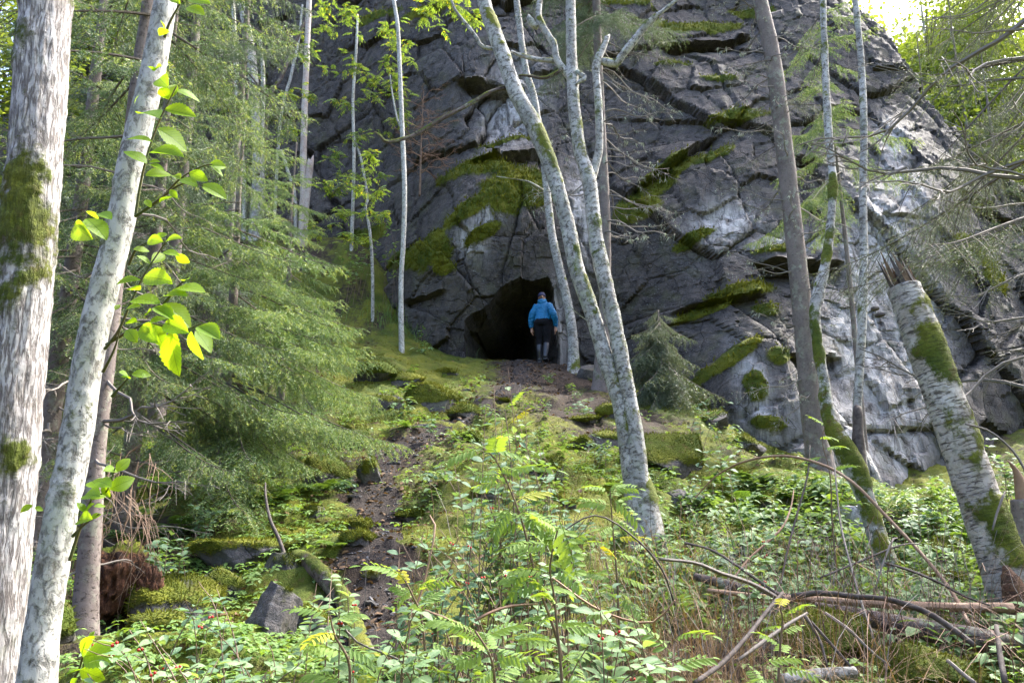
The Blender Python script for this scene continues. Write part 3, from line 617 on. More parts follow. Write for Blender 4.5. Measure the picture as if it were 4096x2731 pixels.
# two pale trunks at the photo's edge
b1 = np.array([*P(-45, 2740, 3.3)[:2], 0]); b1[2] = g1(b1[0], b1[1])
fat = tree_px('broadleaf_tree', 'thick pale trunk with furrowed bark and brown moss, at the edge of the clearing', 'tree', b1,
    [(-75, 3100, 230), (-45, 2731, 218), (0, 2250, 212), (22, 2000, 208), (60, 1500, 206), (110, 1000, 196), (150, 500, 186), (184, 0, 182), (215, -500, 176), (240, -900, 160)], 3.3, 3.45, 'bark_fissured', nseg=72, step=.012, rough=.05, fis=.07, flare=.1, seed=3, zones=[(.50, .06, .85), (.42, .05, .55), (.72, .02, .7), (.28, .06, .45), (.66, .03, .4)], side=(-.1, -1, .2))
b2 = np.array([*P(140, 2740, 2.95)[:2], 0]); b2[2] = g1(b2[0], b2[1])
elm = tree_px('broadleaf_tree', 'slender leaning white trunk with bright green sprouts', 'tree', b2,
    [(120, 3100, 165), (148, 2731, 142), (170, 2508, 130), (240, 2083, 120), (297, 1809, 118), (376, 1324, 110), (478, 909, 106), (535, 606, 100), (608, 303, 94), (663, 0, 84), (720, -350, 78)], 2.95, 3.15, 'bark_smooth', nseg=48, step=.014, rough=.07, fis=.025, flare=.25, seed=8, mossbase=.35, zones=[(.12, .05, .35)], side=(0, -1, 0))

# spruce beside them is built with the other spruces below

# birches in front of the cave
bA = hit(2600, 2235)
YA = bA[1]
A = tree_px('birch_tree', 'big two-stemmed birch leaning left in front of the cave, moss and lichen on white bark', 'tree', bA,
    [(2615, 2290, 150), (2592, 2150, 128), (2560, 1985, 120), (2520, 1809, 84), (2485, 1627, 68), (2425, 1445, 64), (2372, 1264, 62), (2308, 1082, 62), (2272, 909, 60), (2222, 727, 60), (2178, 606, 62), (2125, 485, 64), (2060, 364, 62), (2008, 212, 60), (1965, 100, 56), (1935, 0, 54), (1900, -200, 50)], YA, YA + .9, 'bark_birch', nseg=28, step=.03, rough=.06, flare=.45, seed=21, moss=.42, side=RIGHT, zones=[(.62, .05, 1.0), (.86, .03, 1.0), (.1, .05, .7)],
    limbs=[([(2562, 1960, 80), (2545, 1748, 64), (2525, 1627, 60), (2488, 1445, 62), (2451, 1264, 62), (2410, 1082, 62), (2378, 909, 58), (2362, 757, 60), (2342, 667, 54), (2320, 606, 50), (2296, 424, 48), (2290, 303, 48), (2285, 180, 44), (2283, 0, 40), (2280, -220, 36)], YA + .05, YA + .75),
           ([(2360, 730, 40), (2376, 680, 36), (2397, 582, 32), (2394, 424, 32), (2385, 303, 30), (2388, 250, 34), (2409, 200, 26), (2433, 145, 18), (2438, 140, 6)], YA + .5, YA + .6),
           ([(2395, 245, 26), (2428, 250, 30), (2463, 258, 30), (2490, 220, 30), (2540, 158, 30), (2590, 97, 26), (2645, 50, 16), (2720, -10, 12)], YA + .6, YA + .4),
           ([(2290, 320, 36), (2263, 291, 30), (2227, 236, 28), (2215, 182, 28), (2178, 121, 26), (2154, 73, 26), (2160, 0, 22), (2175, -80, 18)], YA + .6, YA + .75),
           ([(2222, 245, 18), (2160, 240, 17), (2094, 227, 15), (2045, 206, 10)], YA + .7, YA + .8),
           ([(2306, 285, 16), (2325, 300, 17), (2345, 312, 18), (2320, 325, 16), (2305, 338, 10)], YA + .55, YA + .5),
           ([(1985, 196, 16), (1930, 188, 15), (1906, 151, 14), (1870, 103, 13), (1833, 60, 12), (1809, 12, 10), (1800, -60, 8)], YA + .85, YA + .8),
           ([(2050, 352, 20), (2010, 354, 15), (1965, 368, 14), (1930, 388, 14), (1860, 428, 14), (1770, 475, 14), (1690, 525, 15), (1640, 548, 13), (1600, 560, 12), (1545, 570, 10), (1525, 548, 8), (1497, 528, 5)], YA + .8, YA + .3, 'bark_log'),
           ([(2250, 275, 14), (2215, 300, 12), (2172, 315, 10), (2120, 305, 9), (2075, 303, 5)], YA + .6, YA + .5, 'bark_log'),
           ([(2172, 763, 10), (2130, 735, 8), (2088, 721, 6), (1985, 706, 3)], YA + .6, YA + .4),
           ([(2150, 112, 22), (2130, 95, 30), (2118, 78, 26), (2115, 60, 8)], YA + .7, YA + .7),
           ([(2440, 1300, 9), (2370, 1290, 6), (2310, 1255, 4), (2270, 1215, 3)], YA + .3, YA + .3)])
bC = hit(2294, 1486)
tree_px('birch_tree', 'small slim birch beside the person at the cave mouth', 'tree', bC,
    [(2294, 1500, 52), (2294, 1440, 44), (2290, 1336, 40), (2268, 1200, 36), (2232, 1050, 34), (2208, 940, 32), (2190, 790, 30), (2172, 606, 28), (2150, 475, 27), (2136, 388, 27), (2106, 290, 26), (2088, 182, 26), (2066, 0, 25), (2050, -150, 22)], bC[1], bC[1] + 1.0, 'bark_birch', nseg=18, step=.06, rough=.06, flare=.2, seed=31, moss=.3, side=RIGHT, mossbase=.55)
bE = hit(1608, 1412)
tree_px('birch_tree', 'straight thin white birch on the mossy bank left of the cave', 'tree', bE,
    [(1610, 1425, 24), (1604, 1250, 21), (1605, 1100, 20), (1614, 950, 20), (1618, 750, 20), (1608, 500, 19), (1598, 250, 17), (1590, 100, 16), (1575, 0, 15), (1560, -150, 12)], bE[1], bE[1] + .6, 'bark_smooth', nseg=12, step=.08, rough=.08, seed=41,
    limbs=[([(1609, 520, 8), (1590, 480, 7), (1570, 380, 6), (1560, 300, 4)], bE[1] + .4, bE[1] + .3)])

# right side
bH = hit(3578, 2335)
YH = bH[1]
H = tree_px('birch_tree', 'crooked twin birch with thick moss on its bent base', 'tree', bH,
    [(3590, 2360, 105), (3560, 2290, 82), (3500, 2120, 74), (3462, 2000, 72), (3412, 1860, 84), (3350, 1750, 72), (3312, 1650, 54), (3295, 1520, 42), (3275, 1400, 40), (3260, 1250, 42), (3280, 1150, 46), (3305, 1040, 36), (3322, 900, 32), (3330, 720, 30), (3312, 500, 30), (3300, 250, 26), (3292, 0, 23), (3285, -200, 20)], YH, YH + 1.2, 'bark_birch', nseg=22, step=.035, rough=.18, flare=.2, seed=51, moss=.3, side=(-.2, -.5, .6), zones=[(.16, .10, .95), (.33, .06, 1.0), (.47, .03, 1.0), (.0, .12, .85), (.57, .03, .9)],
    limbs=[([(3440, 1900, 70), (3440, 1800, 46), (3430, 1640, 36), (3440, 1450, 34), (3450, 1250, 36), (3455, 1000, 32), (3452, 800, 30), (3455, 500, 28), (3445, 250, 26), (3420, 0, 22), (3400, -150, 18)], YH + .3, YH + 1.1)])
q, r = pxpath([(3440, 1870, 48), (3436, 1800, 46), (3432, 1720, 40), (3430, 1640, 34), (3430, 1625, 24)], YH + .28, YH + .42)
put('burnt_stub', limb_mesh('burnt_stub', q, r, 'dark_branch', bH, nseg=10, step=.03, rough=.2, seed=53, jag=.05), H)['label'] = 'blackened splintered stub'
bJ = hit(4110, 2560)
SN = tree_px('birch_snag', 'broken off birch snag leaning left, rough peeling bark and moss stripe', 'snag', bJ,
    [(4125, 2600, 215), (4095, 2500, 190), (4030, 2300, 175), (3940, 2050, 162), (3850, 1800, 152), (3760, 1550, 140), (3670, 1300, 131), (3614, 1150, 124)], bJ[1], bJ[1] + .35, 'bark_snag', nseg=48, step=.014, rough=.11, fis=.03, flare=.1, seed=61, side=(.55, -.6, .5), zones=[(.80, .12, 1.2), (.30, .12, 1.15), (.92, .06, .9), (.55, .12, .85), (.1, .06, .8)])
def splinters():
    r = np.random.default_rng(62); a = P(3606, 1128, bJ[1] + .34); ax = P(3560, 1040, bJ[1] + .36) - a; ax /= np.linalg.norm(ax); B = basis(ax, (0, 0, 1)); R0 = 56 / FPX * (bJ[1] + .3); bag = Bag()
    for k in range(26):
        an = k * 6.283 / 22 + r.normal() * .1; rr = R0 * (r.uniform(.82, .98) if k < 20 else r.uniform(.2, .6)); d = B[:, 1] * math.cos(an) + B[:, 2] * math.sin(an); l = r.uniform(.07, .17) + (.13 * max(0, -math.cos(an - 2.6)) if k < 20 else .02); w = R0 * r.uniform(.16, .3); s = np.cross(ax, d)
        p = a + d * rr - ax * .10; q = p + ax * (l + .10) - d * R0 * r.uniform(-.05, .25) + s * r.normal() * .012; th = d * R0 * .12
        V = np.array([p - s * w, p + s * w, p + s * w * .9 - th, p - s * w * .9 - th, (p + q) / 2 - s * w * .8, (p + q) / 2 + s * w * .7, (p + q) / 2 - th, q, q - th * .4]); bag.add(V, np.array([[0, 1, 5], [0, 5, 4], [4, 5, 7], [1, 2, 6], [1, 6, 5], [5, 6, 8], [5, 8, 7], [2, 3, 6], [3, 0, 4], [3, 4, 6], [6, 4, 7], [6, 7, 8]]), 0 if k % 3 else 1)
    o = put('splintered_top', bag.mesh('splintered_top', ['snag_wood', 'dark_branch'], bJ, False), SN); o['label'] = 'brown splintered broken top'
splinters()
q, r = pxpath([(4075, 2560, 60), (4070, 2430, 90), (4045, 2330, 70), (4020, 2260, 20)], bJ[1] - .17, bJ[1] - .12)
put('rotten_wood', limb_mesh('rotten_wood', q, r, 'bark_rotten', bJ, nseg=14, step=.02, rough=.25, seed=63), SN)['label'] = 'orange rotten wood showing through the bark'
for k, (a, b, w) in enumerate([(3500, 1235, 40), (3520, 1260, 46), (3765, 1420, 46), (3770, 1395, 30)]):
    c = P(a, b, bJ[1] + .25); V, F = ICO[2]; V = V * np.array([.035, .03, .018]) * (w / 40) * (1 + .25 * fbm(V, 2, 2, 70 + k)[:, None]) + c - bJ
    put('bracket_fungus', mesh_np('bracket_fungus', V, F, ['dark_branch']), SN)
b4 = gp(4092, bJ[1] + .9)
st = thing('broken_stump', 'grey broken stump with splintered tip right behind the leaning snag', 'stump', b4)
q, r = pxpath([(4110, 2500, 90), (4096, 2250, 84), (4085, 2005, 78), (4082, 1995, 74)], b4[1]); q[0] = b4 - [0, 0, .1]
put('trunk', limb_mesh('trunk', q, r, 'bark_spruce', b4, nseg=16, step=.04, seed=65), st)
q, r = pxpath([(4090, 2010, 52), (4078, 1930, 40), (4062, 1880, 24), (4030, 1840, 4)], b4[1]); put('splinter', limb_mesh('splinter', q, r, 'red_stick', b4, nseg=8, step=.03, rough=.25, seed=66), st)

# thin stems in the young wood left of the cliff
def stem_tree(name, label, base_px, pts, mat, seed, cat='tree', limbs=(), dY=.6, group=None, **kw):
    b = hit(*base_px); kw.setdefault('root', 1.0); return tree_px(name, label, cat, b, pts, b[1], b[1] + dY, mat, limbs, group, nseg=10, step=.09, rough=.1, seed=seed, **kw)
F1 = stem_tree('pine_tree', 'pinkish slim trunk rising before the cliff among rowan leaves', (1205, 985), [(1205, 990, 30), (1212, 800, 26), (1214, 600, 26), (1220, 400, 25), (1228, 200, 23), (1236, 0, 21), (1240, -150, 18)], 'bark_pink', 71)
stem_tree('snag', 'short pale broken trunk beside the pinkish slim trunk', (1218, 985), [(1214, 990, 34), (1220, 850, 30), (1240, 660, 28), (1244, 640, 16)], 'bark_pink', 72, 'snag', dY=.1, jag=.25)
F3 = stem_tree('rowan_tree', 'thin straight rowan with pale stem in the young wood', (1408, 1010), [(1408, 1015, 16), (1412, 800, 14), (1416, 600, 13), (1412, 400, 12), (1425, 200, 11), (1430, 60, 8)], 'bark_smooth', 73)
F4 = stem_tree('rowan_tree', 'wavy thin rowan nearest the white birch on the bank', (1498, 1300), [(1498, 1310, 15), (1490, 1100, 13), (1480, 930, 12), (1462, 830, 11), (1470, 790, 10), (1447, 650, 10), (1420, 560, 7)], 'bark_birch', 74, moss=.3)
F5 = stem_tree('birch_tree', 'old birch with torn peeling bark behind hanging spruce branches', (1022, 960), [(1022, 970, 60), (1030, 800, 52), (1034, 600, 46), (1020, 420, 42), (1002, 200, 36), (965, 0, 30), (950, -150, 26)], 'bark_birch', 75, limbs=[([(1030, 700, 20), (1048, 500, 18), (1052, 300, 16), (1040, 150, 12)], 18.8, 18.9)])
stem_tree('birch_tree', 'thin white birch stem left of the torn birch', (985, 960), [(985, 965, 20), (975, 700, 17), (955, 500, 16), (942, 300, 15), (936, 120, 13), (930, 0, 11)], 'bark_smooth', 76)
stem_tree('birch_tree', 'crooked thin birch stem crossing the torn birch', (905, 960), [(905, 965, 18), (915, 800, 16), (940, 600, 15), (960, 400, 14), (945, 200, 12), (935, 0, 10)], 'bark_smooth', 77)
stem_tree('leaning_tree', 'dark mossy thin stem leaning right across the young wood', (1040, 930), [(1040, 935, 18), (1070, 450, 16), (1130, 300, 15), (1200, 130, 13), (1240, 40, 10)], 'bark_log', 78, moss=.6)
stem_tree('leaning_tree', 'pale bent stem left of the pinkish slim trunk', (1190, 960), [(1205, 965, 16), (1180, 800, 14), (1150, 680, 13), (1125, 600, 10)], 'bark_smooth', 79)
stem_tree('leaning_tree', 'long thin pale stem leaning left above the pinkish trunk', (1100, 900), [(1100, 905, 13), (1120, 500, 12), (1165, 300, 12), (1195, 160, 10), (1210, 20, 8)], 'bark_smooth', 80)
F9 = stem_tree('rowan_tree', 'brownish rowan stem between two paler ones', (1540, 1000), [(1540, 1005, 14), (1538, 800, 13), (1540, 600, 13), (1538, 400, 11), (1535, 250, 8)], 'bark_pink', 81)
F10 = stem_tree('young_rowan', 'slim young rowan rising beside the white birch stem', (1610, 900), [(1600, 905, 9), (1602, 600, 8), (1590, 400, 7), (1555, 250, 6), (1545, 180, 4)], 'bark_smooth', 82)

# ------------------------------------------------------------------ spruces
def needles(S, E, rng, spacing, ln, wd, sag=None):
    """needle blades along twigs S->E"""
    L = np.linalg.norm(E - S, axis=1); n = np.maximum((L / spacing).astype(int), 3); idx = np.repeat(np.arange(len(S)), n)
    k = np.concatenate([np.arange(a) for a in n]); u = (k + rng.random(len(k))) / n[idx]
    D = (E - S)[idx]; D /= np.linalg.norm(D, axis=1)[:, None] + 1e-9
    b = S[idx] + (E - S)[idx] * u[:, None]
    if sag is not None: b[:, 2] -= (sag[idx] * u * u)
    B = basis(D); a = k * 2.4 + rng.random(len(k)) * .8
    out = B[:, :, 1] * np.cos(a)[:, None] + B[:, :, 2] * (np.sin(a) * .8)[:, None]
    d = D * .62 + out * .8; tip = b + d * (ln * rng.uniform(.7, 1.15, len(k)))[:, None]
    w = np.cross(d, rng.normal(size=(len(k), 3))); w *= wd / 2 / (np.linalg.norm(w, axis=1)[:, None] + 1e-9)
    V = np.stack([b - w, b + w, tip], 1).reshape(-1, 3); return V, np.arange(len(V)).reshape(-1, 3)
def spruce_branch(seed, L, spacing=.008, ln=.017, wd=.0042, live0=.12, hang=.8, mat='spruce_needles', dens=1.0):
    r = np.random.default_rng(seed); bag = Bag(); n = 22; u = np.linspace(0, 1, n)
    ax = np.stack([u * L, .05 * L * np.sin(u * 3 + seed), -.16 * L * u ** 1.6 + .10 * L * u ** 5], 1)
    V, F, *_ = tube(ax, np.interp(u, [0, 1], [.006 * L + .004, .0015]), 5); bag.add(V, F, 0)
    S = []; E = []; G_ = []
    m = int(L / .045 * dens)
    for k in range(m):
        s = live0 + (1 - live0) * (k + r.random() * .7) / m
        if r.random() > sstep(live0 - .1, live0 + .25, s) * .9 + .1: continue
        p = np.array([np.interp(s, u, ax[:, j]) for j in range(3)]); sd = 1 if k % 2 else -1
        l2 = L * (.33 * (1 - s) ** .6 + .06) * r.uniform(.6, 1.15); h = hang * r.uniform(.5, 1.2)
        d = np.array([.35 + .45 * r.random(), sd * (.9 - .3 * s) * r.uniform(.6, 1.1), -.15 - .5 * h * (1 - s) + .15 * r.normal()]); d /= np.linalg.norm(d)
        e = p + d * l2; sg = .28 * l2 * h; S.append(p); E.append(e); G_.append(sg)
        q = p + (e - p) * np.linspace(0, 1, 5)[:, None]; q[:, 2] -= sg * np.linspace(0, 1, 5) ** 2
        V, F, *_ = tube(q, np.linspace(.003, .0012, 5), 3); bag.add(V, F, 0)
        for j in range(int(l2 / .032)):
            v = (j + .6 * r.random() + .3) / max(int(l2 / .032), 1); b = p + (e - p) * v; b[2] -= sg * v * v
            l3 = (.042 + .20 * l2 * (1 - v)) * r.uniform(.6, 1.2); s2 = 1 if j % 2 else -1; B = basis(d)
            d3 = d * .55 + B[:, 1] * s2 * .8 * r.uniform(.5, 1.1) + np.array([0, 0, -.1 - .55 * h * r.random()]) + r.normal(size=3) * .15; d3 /= np.linalg.norm(d3)
            S.append(b); E.append(b + d3 * l3); G_.append(.25 * l3 * h)
    S = np.array(S); E = np.array(E); G_ = np.array(G_); tipm = (r.random(len(S)) < .12 + .30 * (E[:, 0] / L) ** 2) & (np.linalg.norm(E - S, axis=1) < .16 * L)
    for msk, k in ((~tipm, 1), (tipm, 2)):
        V, F = needles(S[msk], E[msk], r, spacing, ln, wd, G_[msk]); bag.add(V, F, k)
    return bag.mesh('branch', ['spruce_twig', mat, 'tip_needles' if mat in ('pale_needles', 'spruce_needles') else mat], smooth=False)
def dead_branch(seed, L, lich=.0, wood='twig_grey', dens=1.0):
    r = np.random.default_rng(seed); bag = Bag(); n = 12; u = np.linspace(0, 1, n)
    ax = np.stack([u * L, .10 * L * np.sin(u * 3.5 + seed) + .03 * L * np.sin(u * 11 + 2 * seed), -.30 * L * u ** 1.4 + .22 * L * u ** 3 + .02 * L * np.sin(u * 13 + seed)], 1); ax -= ax[0]
    V, F, *_ = tube(ax, np.interp(u, [0, 1], [.008 * L + .003, .002]), 5); bag.add(V, F, 0)
    for k in range(int(L / .10 * dens)):
        s = .2 + .8 * r.random(); p = np.array([np.interp(s, u, ax[:, j]) for j in range(3)]); sd = r.choice([-1, 1])
        l2 = L * .34 * (1 - s * .6) * r.uniform(.3, 1.2); d = np.array([.7, sd * r.uniform(.2, .9), r.uniform(-.9, .25)]); d /= np.linalg.norm(d)
        q = p + d * l2 * np.linspace(0, 1, 6)[:, None]; q[:, 2] += .1 * l2 * np.sin(np.linspace(0, 3, 6) + k); V, F, *_ = tube(q, np.linspace(.0032, .0014, 6), 3); bag.add(V, F, 0)
        for j in range(3):
            b = q[1 + j]; d2 = d + r.normal(size=3) * .6; e = b + d2 * l2 * .35 * r.random(); V, F, *_ = tube(np.linspace(b, e, 3), [.002, .0016, .001], 3); bag.add(V, F, 0)
            if r.random() < lich:                                        # beard lichen
                for h in range(7):
                    o = b + (e - b) * r.random(); w = r.normal(size=3) * .0035; tip = o + r.normal(size=3) * .015 + [0, 0, -.015 - .04 * r.random()]
                    bag.add(np.array([o - w, o + w, tip]), np.array([[0, 1, 2]]), 1)
    return bag.mesh('dead_branch', [wood, 'lichen_tuft'], smooth=False)
BR = {}
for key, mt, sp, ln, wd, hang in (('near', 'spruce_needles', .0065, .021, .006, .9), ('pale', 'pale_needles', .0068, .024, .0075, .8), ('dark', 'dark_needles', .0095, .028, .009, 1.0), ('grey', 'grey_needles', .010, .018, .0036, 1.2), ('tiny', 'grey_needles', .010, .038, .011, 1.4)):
    BR[key] = [spruce_branch(100 + 7 * k + len(key) * 13, L, sp, ln, wd, .1 + .08 * (k % 3), hang, mt, 1.25 if key in ('pale', 'near') else 1.0) for k, L in enumerate((1.0, 1.5, 2.1, 1.8))]
    for me, L in zip(BR[key], (1.0, 1.5, 2.1, 1.8)): me['L'] = L
DB = [dead_branch(300 + k, L, .35) for k, L in enumerate((.8, 1.2, 1.6))]
DN = [dead_branch(310 + k, L, 0) for k, L in enumerate((.8, 1.2, 1.6))]
for me, L in zip(DN, (.8, 1.2, 1.6)): me['L'] = L
for me, L in zip(DB, (.8, 1.2, 1.6)): me['L'] = L
DT = [dead_branch(330 + k, .8, 0, 'dead_twig', 2.6) for k in range(3)]
for me in DT: me['L'] = .8
def add_branch(parent, me, off, az, tilt, L, roll=0.):
    d = np.array([math.cos(az) * math.cos(tilt), math.sin(az) * math.cos(tilt), math.sin(tilt)]); B = basis(d)
    if roll: c, s = math.cos(roll), math.sin(roll); B = B @ np.array([[1, 0, 0], [0, c, -s], [0, s, c]])
    return put(me.name.split('.')[0], me, parent, mat4=mat4(B, off, L / me['L']))
def spruce(label, px, Y, Hh, rad, zlive, Lmax, key, seed, zdead=None, zcut=99, whorl=.36, per=5, trunkpx=None, azbias=None, cat='tree', sparse=1.0, name='spruce_tree', droop=.35, Lmin=.3, front=0.):
    r = np.random.default_rng(seed); b = gp(px, Y)
    t = thing(name, label, cat, b)
    if trunkpx:
        pts, rr = pxpath(trunkpx, Y, Y + .15); pts[0] = b - [0, 0, .12]
    else:
        pts = np.array([b - [0, 0, .1], b + [.03, 0, Hh * .4], b + [-.02, .02, Hh * .75], b + [0, 0, Hh]]); rr = np.array([rad * 1.15, rad * .8, rad * .4, .012])
    put('trunk', limb_mesh('trunk', pts, rr, 'bark_spruce', b, nseg=18, step=.05, rough=.05, flare=.25, seed=seed, mossbase=.3), t)
    zz = np.array([p[2] for p in pts]); 
    def axis(z): return np.array([np.interp(z, zz, pts[:, j]) for j in range(2)])
    z = b[2] + zlive
    while z < min(b[2] + Hh, zcut):
        f = (z - b[2] - zlive) / max(Hh - zlive, .1); L0 = Lmax * max(1 - f, 0.) ** .75 + Lmin * .3
        for k in range(per):
            if r.random() > sparse: continue
            az = r.random() * 6.283 if azbias is None or r.random() < .25 else azbias[0] + r.normal() * azbias[1]
            L = L0 * r.uniform(.7, 1.1); me = min(BR[key], key=lambda m: abs(m['L'] - L) + .5 * r.random()); zb = z + r.uniform(-.12, .12); a = axis(zb)
            add_branch(t, me, np.array([a[0], a[1], zb]) - b, az, -droop * r.uniform(.5, 1.25) + .3 * f, L, r.normal() * .15)
        z += whorl * r.uniform(.75, 1.25)
    if zdead is not None:
        z = b[2] + zdead[0]
        while z < b[2] + zdead[1]:
            for k in range(zdead[2]):
                az = r.random() * 6.283 if len(zdead) < 5 or r.random() < .3 else zdead[4] + r.normal() * .5
                a = axis(z); add_branch(t, (DB if Y > 10 else DN)[r.integers(3)], np.array([a[0], a[1], z]) - b, az, r.uniform(-.5, .45), zdead[3] * r.uniform(.4, 1.1), r.normal() * .3)
            z += .22 * r.uniform(.6, 1.5)
    return t
spruce('slim brown spruce trunk close behind the two pale trunks, dead twigs low down', 340, 5.2, 9.5, .09, 4.0, 1.3, 'near', 501, (0.5, 3.6, 2, 1.1), 6.4, .5, 4,
       [(338, 2600, 108), (344, 2387, 90), (366, 2083, 80), (385, 1780, 74), (430, 1400, 68), (480, 950, 60), (545, 350, 50), (592, 0, 44), (640, -500, 36)])
spruce('bushy young spruce with light drooping branches left of the path', 860, 9.0, 5.0, .07, .9, 2.0, 'pale', 502, None, 99, .36, 5, azbias=(-.5, 1.0), droop=.42)
spruce('young spruce with pale tips just below the mossy bank', 1110, 12.4, 4.9, .06, 1.0, 1.7, 'pale', 503, None, 99, .36, 5, azbias=(-.7, 1.1), droop=.42)
spruce('middle sized spruce filling the shade behind the leaning white trunk', 480, 7.8, 7.0, .08, 1.2, 1.9, 'near', 504, (.3, 1.0, 2, 1.2), 8.0, .42, 5, azbias=(-.6, 1.2), droop=.4)
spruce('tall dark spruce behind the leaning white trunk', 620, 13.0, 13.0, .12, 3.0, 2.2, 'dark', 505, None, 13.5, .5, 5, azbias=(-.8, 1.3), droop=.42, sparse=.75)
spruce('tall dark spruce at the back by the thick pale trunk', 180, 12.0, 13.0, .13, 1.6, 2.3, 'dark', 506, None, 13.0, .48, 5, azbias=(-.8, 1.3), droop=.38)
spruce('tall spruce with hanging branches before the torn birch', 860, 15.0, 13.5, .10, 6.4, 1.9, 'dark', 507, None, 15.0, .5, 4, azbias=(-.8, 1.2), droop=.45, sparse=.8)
spruce('spruce with brown trunk low in the shade between the pale trunks', 120, 7.0, 8.0, .08, 2.2, 1.5, 'near', 508, (.3, 2.4, 3, 1.3), 7.6, .42, 4, azbias=(-.9, 1.2))
spruce('grey spruce trunk behind the big birch, bare dead branches below and dark crown above', 2405, 15.3, 17.0, .16, 8.3, 2.1, 'dark', 509, (3.3, 8.2, 2, 1.9, -.1), 16.5, .44, 5,
       [(2405, 1600, 82), (2408, 1450, 60), (2420, 1200, 47), (2422, 900, 41), (2412, 660, 38), (2395, 300, 34), (2385, 0, 31), (2370, -300, 26)], droop=.5)
spruce('straight grey spruce trunk leaning left before the cliff, few thin branches', 3285, 12.4, 15.0, .16, 5.6, 1.2, 'grey', 510, (1.2, 9.5, 2, 1.2), 10.0, .7, 3,
       [(3292, 1930, 128), (3280, 1860, 100), (3248, 1650, 86), (3225, 1400, 80), (3200, 1150, 76), (3178, 950, 72), (3150, 700, 70), (3120, 450, 66), (3085, 200, 62), (3040, 0, 56), (2990, -250, 50)], sparse=.4, droop=.45)
spruce('small drooping grey green spruce against the cliff right of the birches', 2650, 14.4, 1.75, .035, .35, 1.1, 'tiny', 511, None, 99, .12, 8, droop=1.0, Lmin=1.2, name='young_spruce')
spruce('sparse spruce hanging pale sprays over the cliff edge', 3475, 14.4, 11.5, .05, 6.0, 1.9, 'pale', 512, None, 12.0, .5, 4, sparse=.7, azbias=(-2.3, 1.5), droop=.6)
spruce('big spruce leaning in from the edge, long bare branches and hanging twigs', 4560, 6.8, 11.5, .14, 3.4, 2.3, 'grey', 513, (1.6, 6.2, 1, 2.3, 3.0), 7.5, .5, 4, azbias=(3.0, .6), droop=.35, sparse=.5)
spruce('pale spruce standing on the cliff edge before the bright trees', 3850, 21.5, 11, .08, 1.0, 1.9, 'pale', 515, None, 99, .5, 4, sparse=.75, azbias=(-2.0, 1.6), droop=.5)
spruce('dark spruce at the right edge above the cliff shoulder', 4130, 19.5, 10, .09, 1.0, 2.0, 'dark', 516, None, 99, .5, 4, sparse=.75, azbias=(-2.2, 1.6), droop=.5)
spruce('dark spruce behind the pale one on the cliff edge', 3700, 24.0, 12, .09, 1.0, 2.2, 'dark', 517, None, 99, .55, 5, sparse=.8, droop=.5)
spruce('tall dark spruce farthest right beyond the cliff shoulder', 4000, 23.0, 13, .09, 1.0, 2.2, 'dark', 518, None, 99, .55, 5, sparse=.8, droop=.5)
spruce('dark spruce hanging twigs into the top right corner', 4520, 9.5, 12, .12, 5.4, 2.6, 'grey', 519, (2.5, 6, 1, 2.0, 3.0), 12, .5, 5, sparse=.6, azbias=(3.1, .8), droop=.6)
# sun-bleached dead young spruces before the cliff
for k, (px, py, h) in enumerate([(1325, 870, 2.3), (1690, 740, 2.6), (1470, 930, 2.4)]):
    b = hit(px, py) if k != 1 else np.array([*P(1680, 740, 18.6)])
    t = thing('dead_spruce', ['dead brown twiggy spruce by the pinkish trunk', 'dead bleached sapling on the mossy ledge right of the white birch', 'dead brown twiggy spruce between the rowan stems'][k], 'dead tree', b)
    put('trunk', limb_mesh('trunk', np.array([b - [0, 0, .3], b + [0, 0, h * .5], b + [.03, 0, h]]), np.array([.03, .02, .006]), 'brown_stem', b, nseg=7, seed=k), t)
    r = np.random.default_rng(700 + k)
    for j in range(44):
        z = h * (.12 + .85 * j / 44); add_branch(t, DT[j % 3], np.array([.02 * z / h, 0, z]), r.random() * 6.283, r.uniform(-.1, .5), (1.35 - .7 * z / h) * r.uniform(.6, 1.1))
# ------------------------------------------------------------------ leaf shapes
def leaf_tpl(n, half, fold=.25, curl=.25, serr=0., peak=.42, tip=1.0):
    u = np.linspace(0, 1, n); w = half * np.sin(np.pi * u ** (math.log(.5) / math.log(peak))) ** .8 * (1 - .15 * u); w[0] = .02; w[-1] = 0.004
    if serr: w[1:-1] *= 1 + serr * np.where(np.arange(n - 2) % 2, -1, 1)
    z = -curl * u * u; V = np.concatenate([np.stack([u, 0 * u, z], 1), np.stack([u, w, z + fold * w], 1), np.stack([u, -w, z + fold * w], 1)])
    i = np.arange(n - 1); F = np.concatenate([np.stack([i, i + 1, i + 1 + n, i + n], 1), np.stack([i, i + 2 * n, i + 1 + 2 * n, i + 1], 1)])
    F = tri(F); return V, F
ELM = [mesh_np('leaf', *leaf_tpl(22, h, f, c, .07, .5), ['elm_leaf']) for h, f, c in ((.34, .3, .22), (.31, .55, .12), (.36, .15, .35))]
HON = [mesh_np('leaf', *leaf_tpl(8, h, f, c, 0, .5), ['honeysuckle_leaf']) for h, f, c in ((.33, .25, .2), (.30, .5, .1), (.35, .12, .35))]
HOD = [mesh_np('leaf', *leaf_tpl(8, h, f, c, 0, .5), ['honeysuckle_dark']) for h, f, c in ((.33, .25, .2), (.30, .5, .1), (.35, .12, .35))]
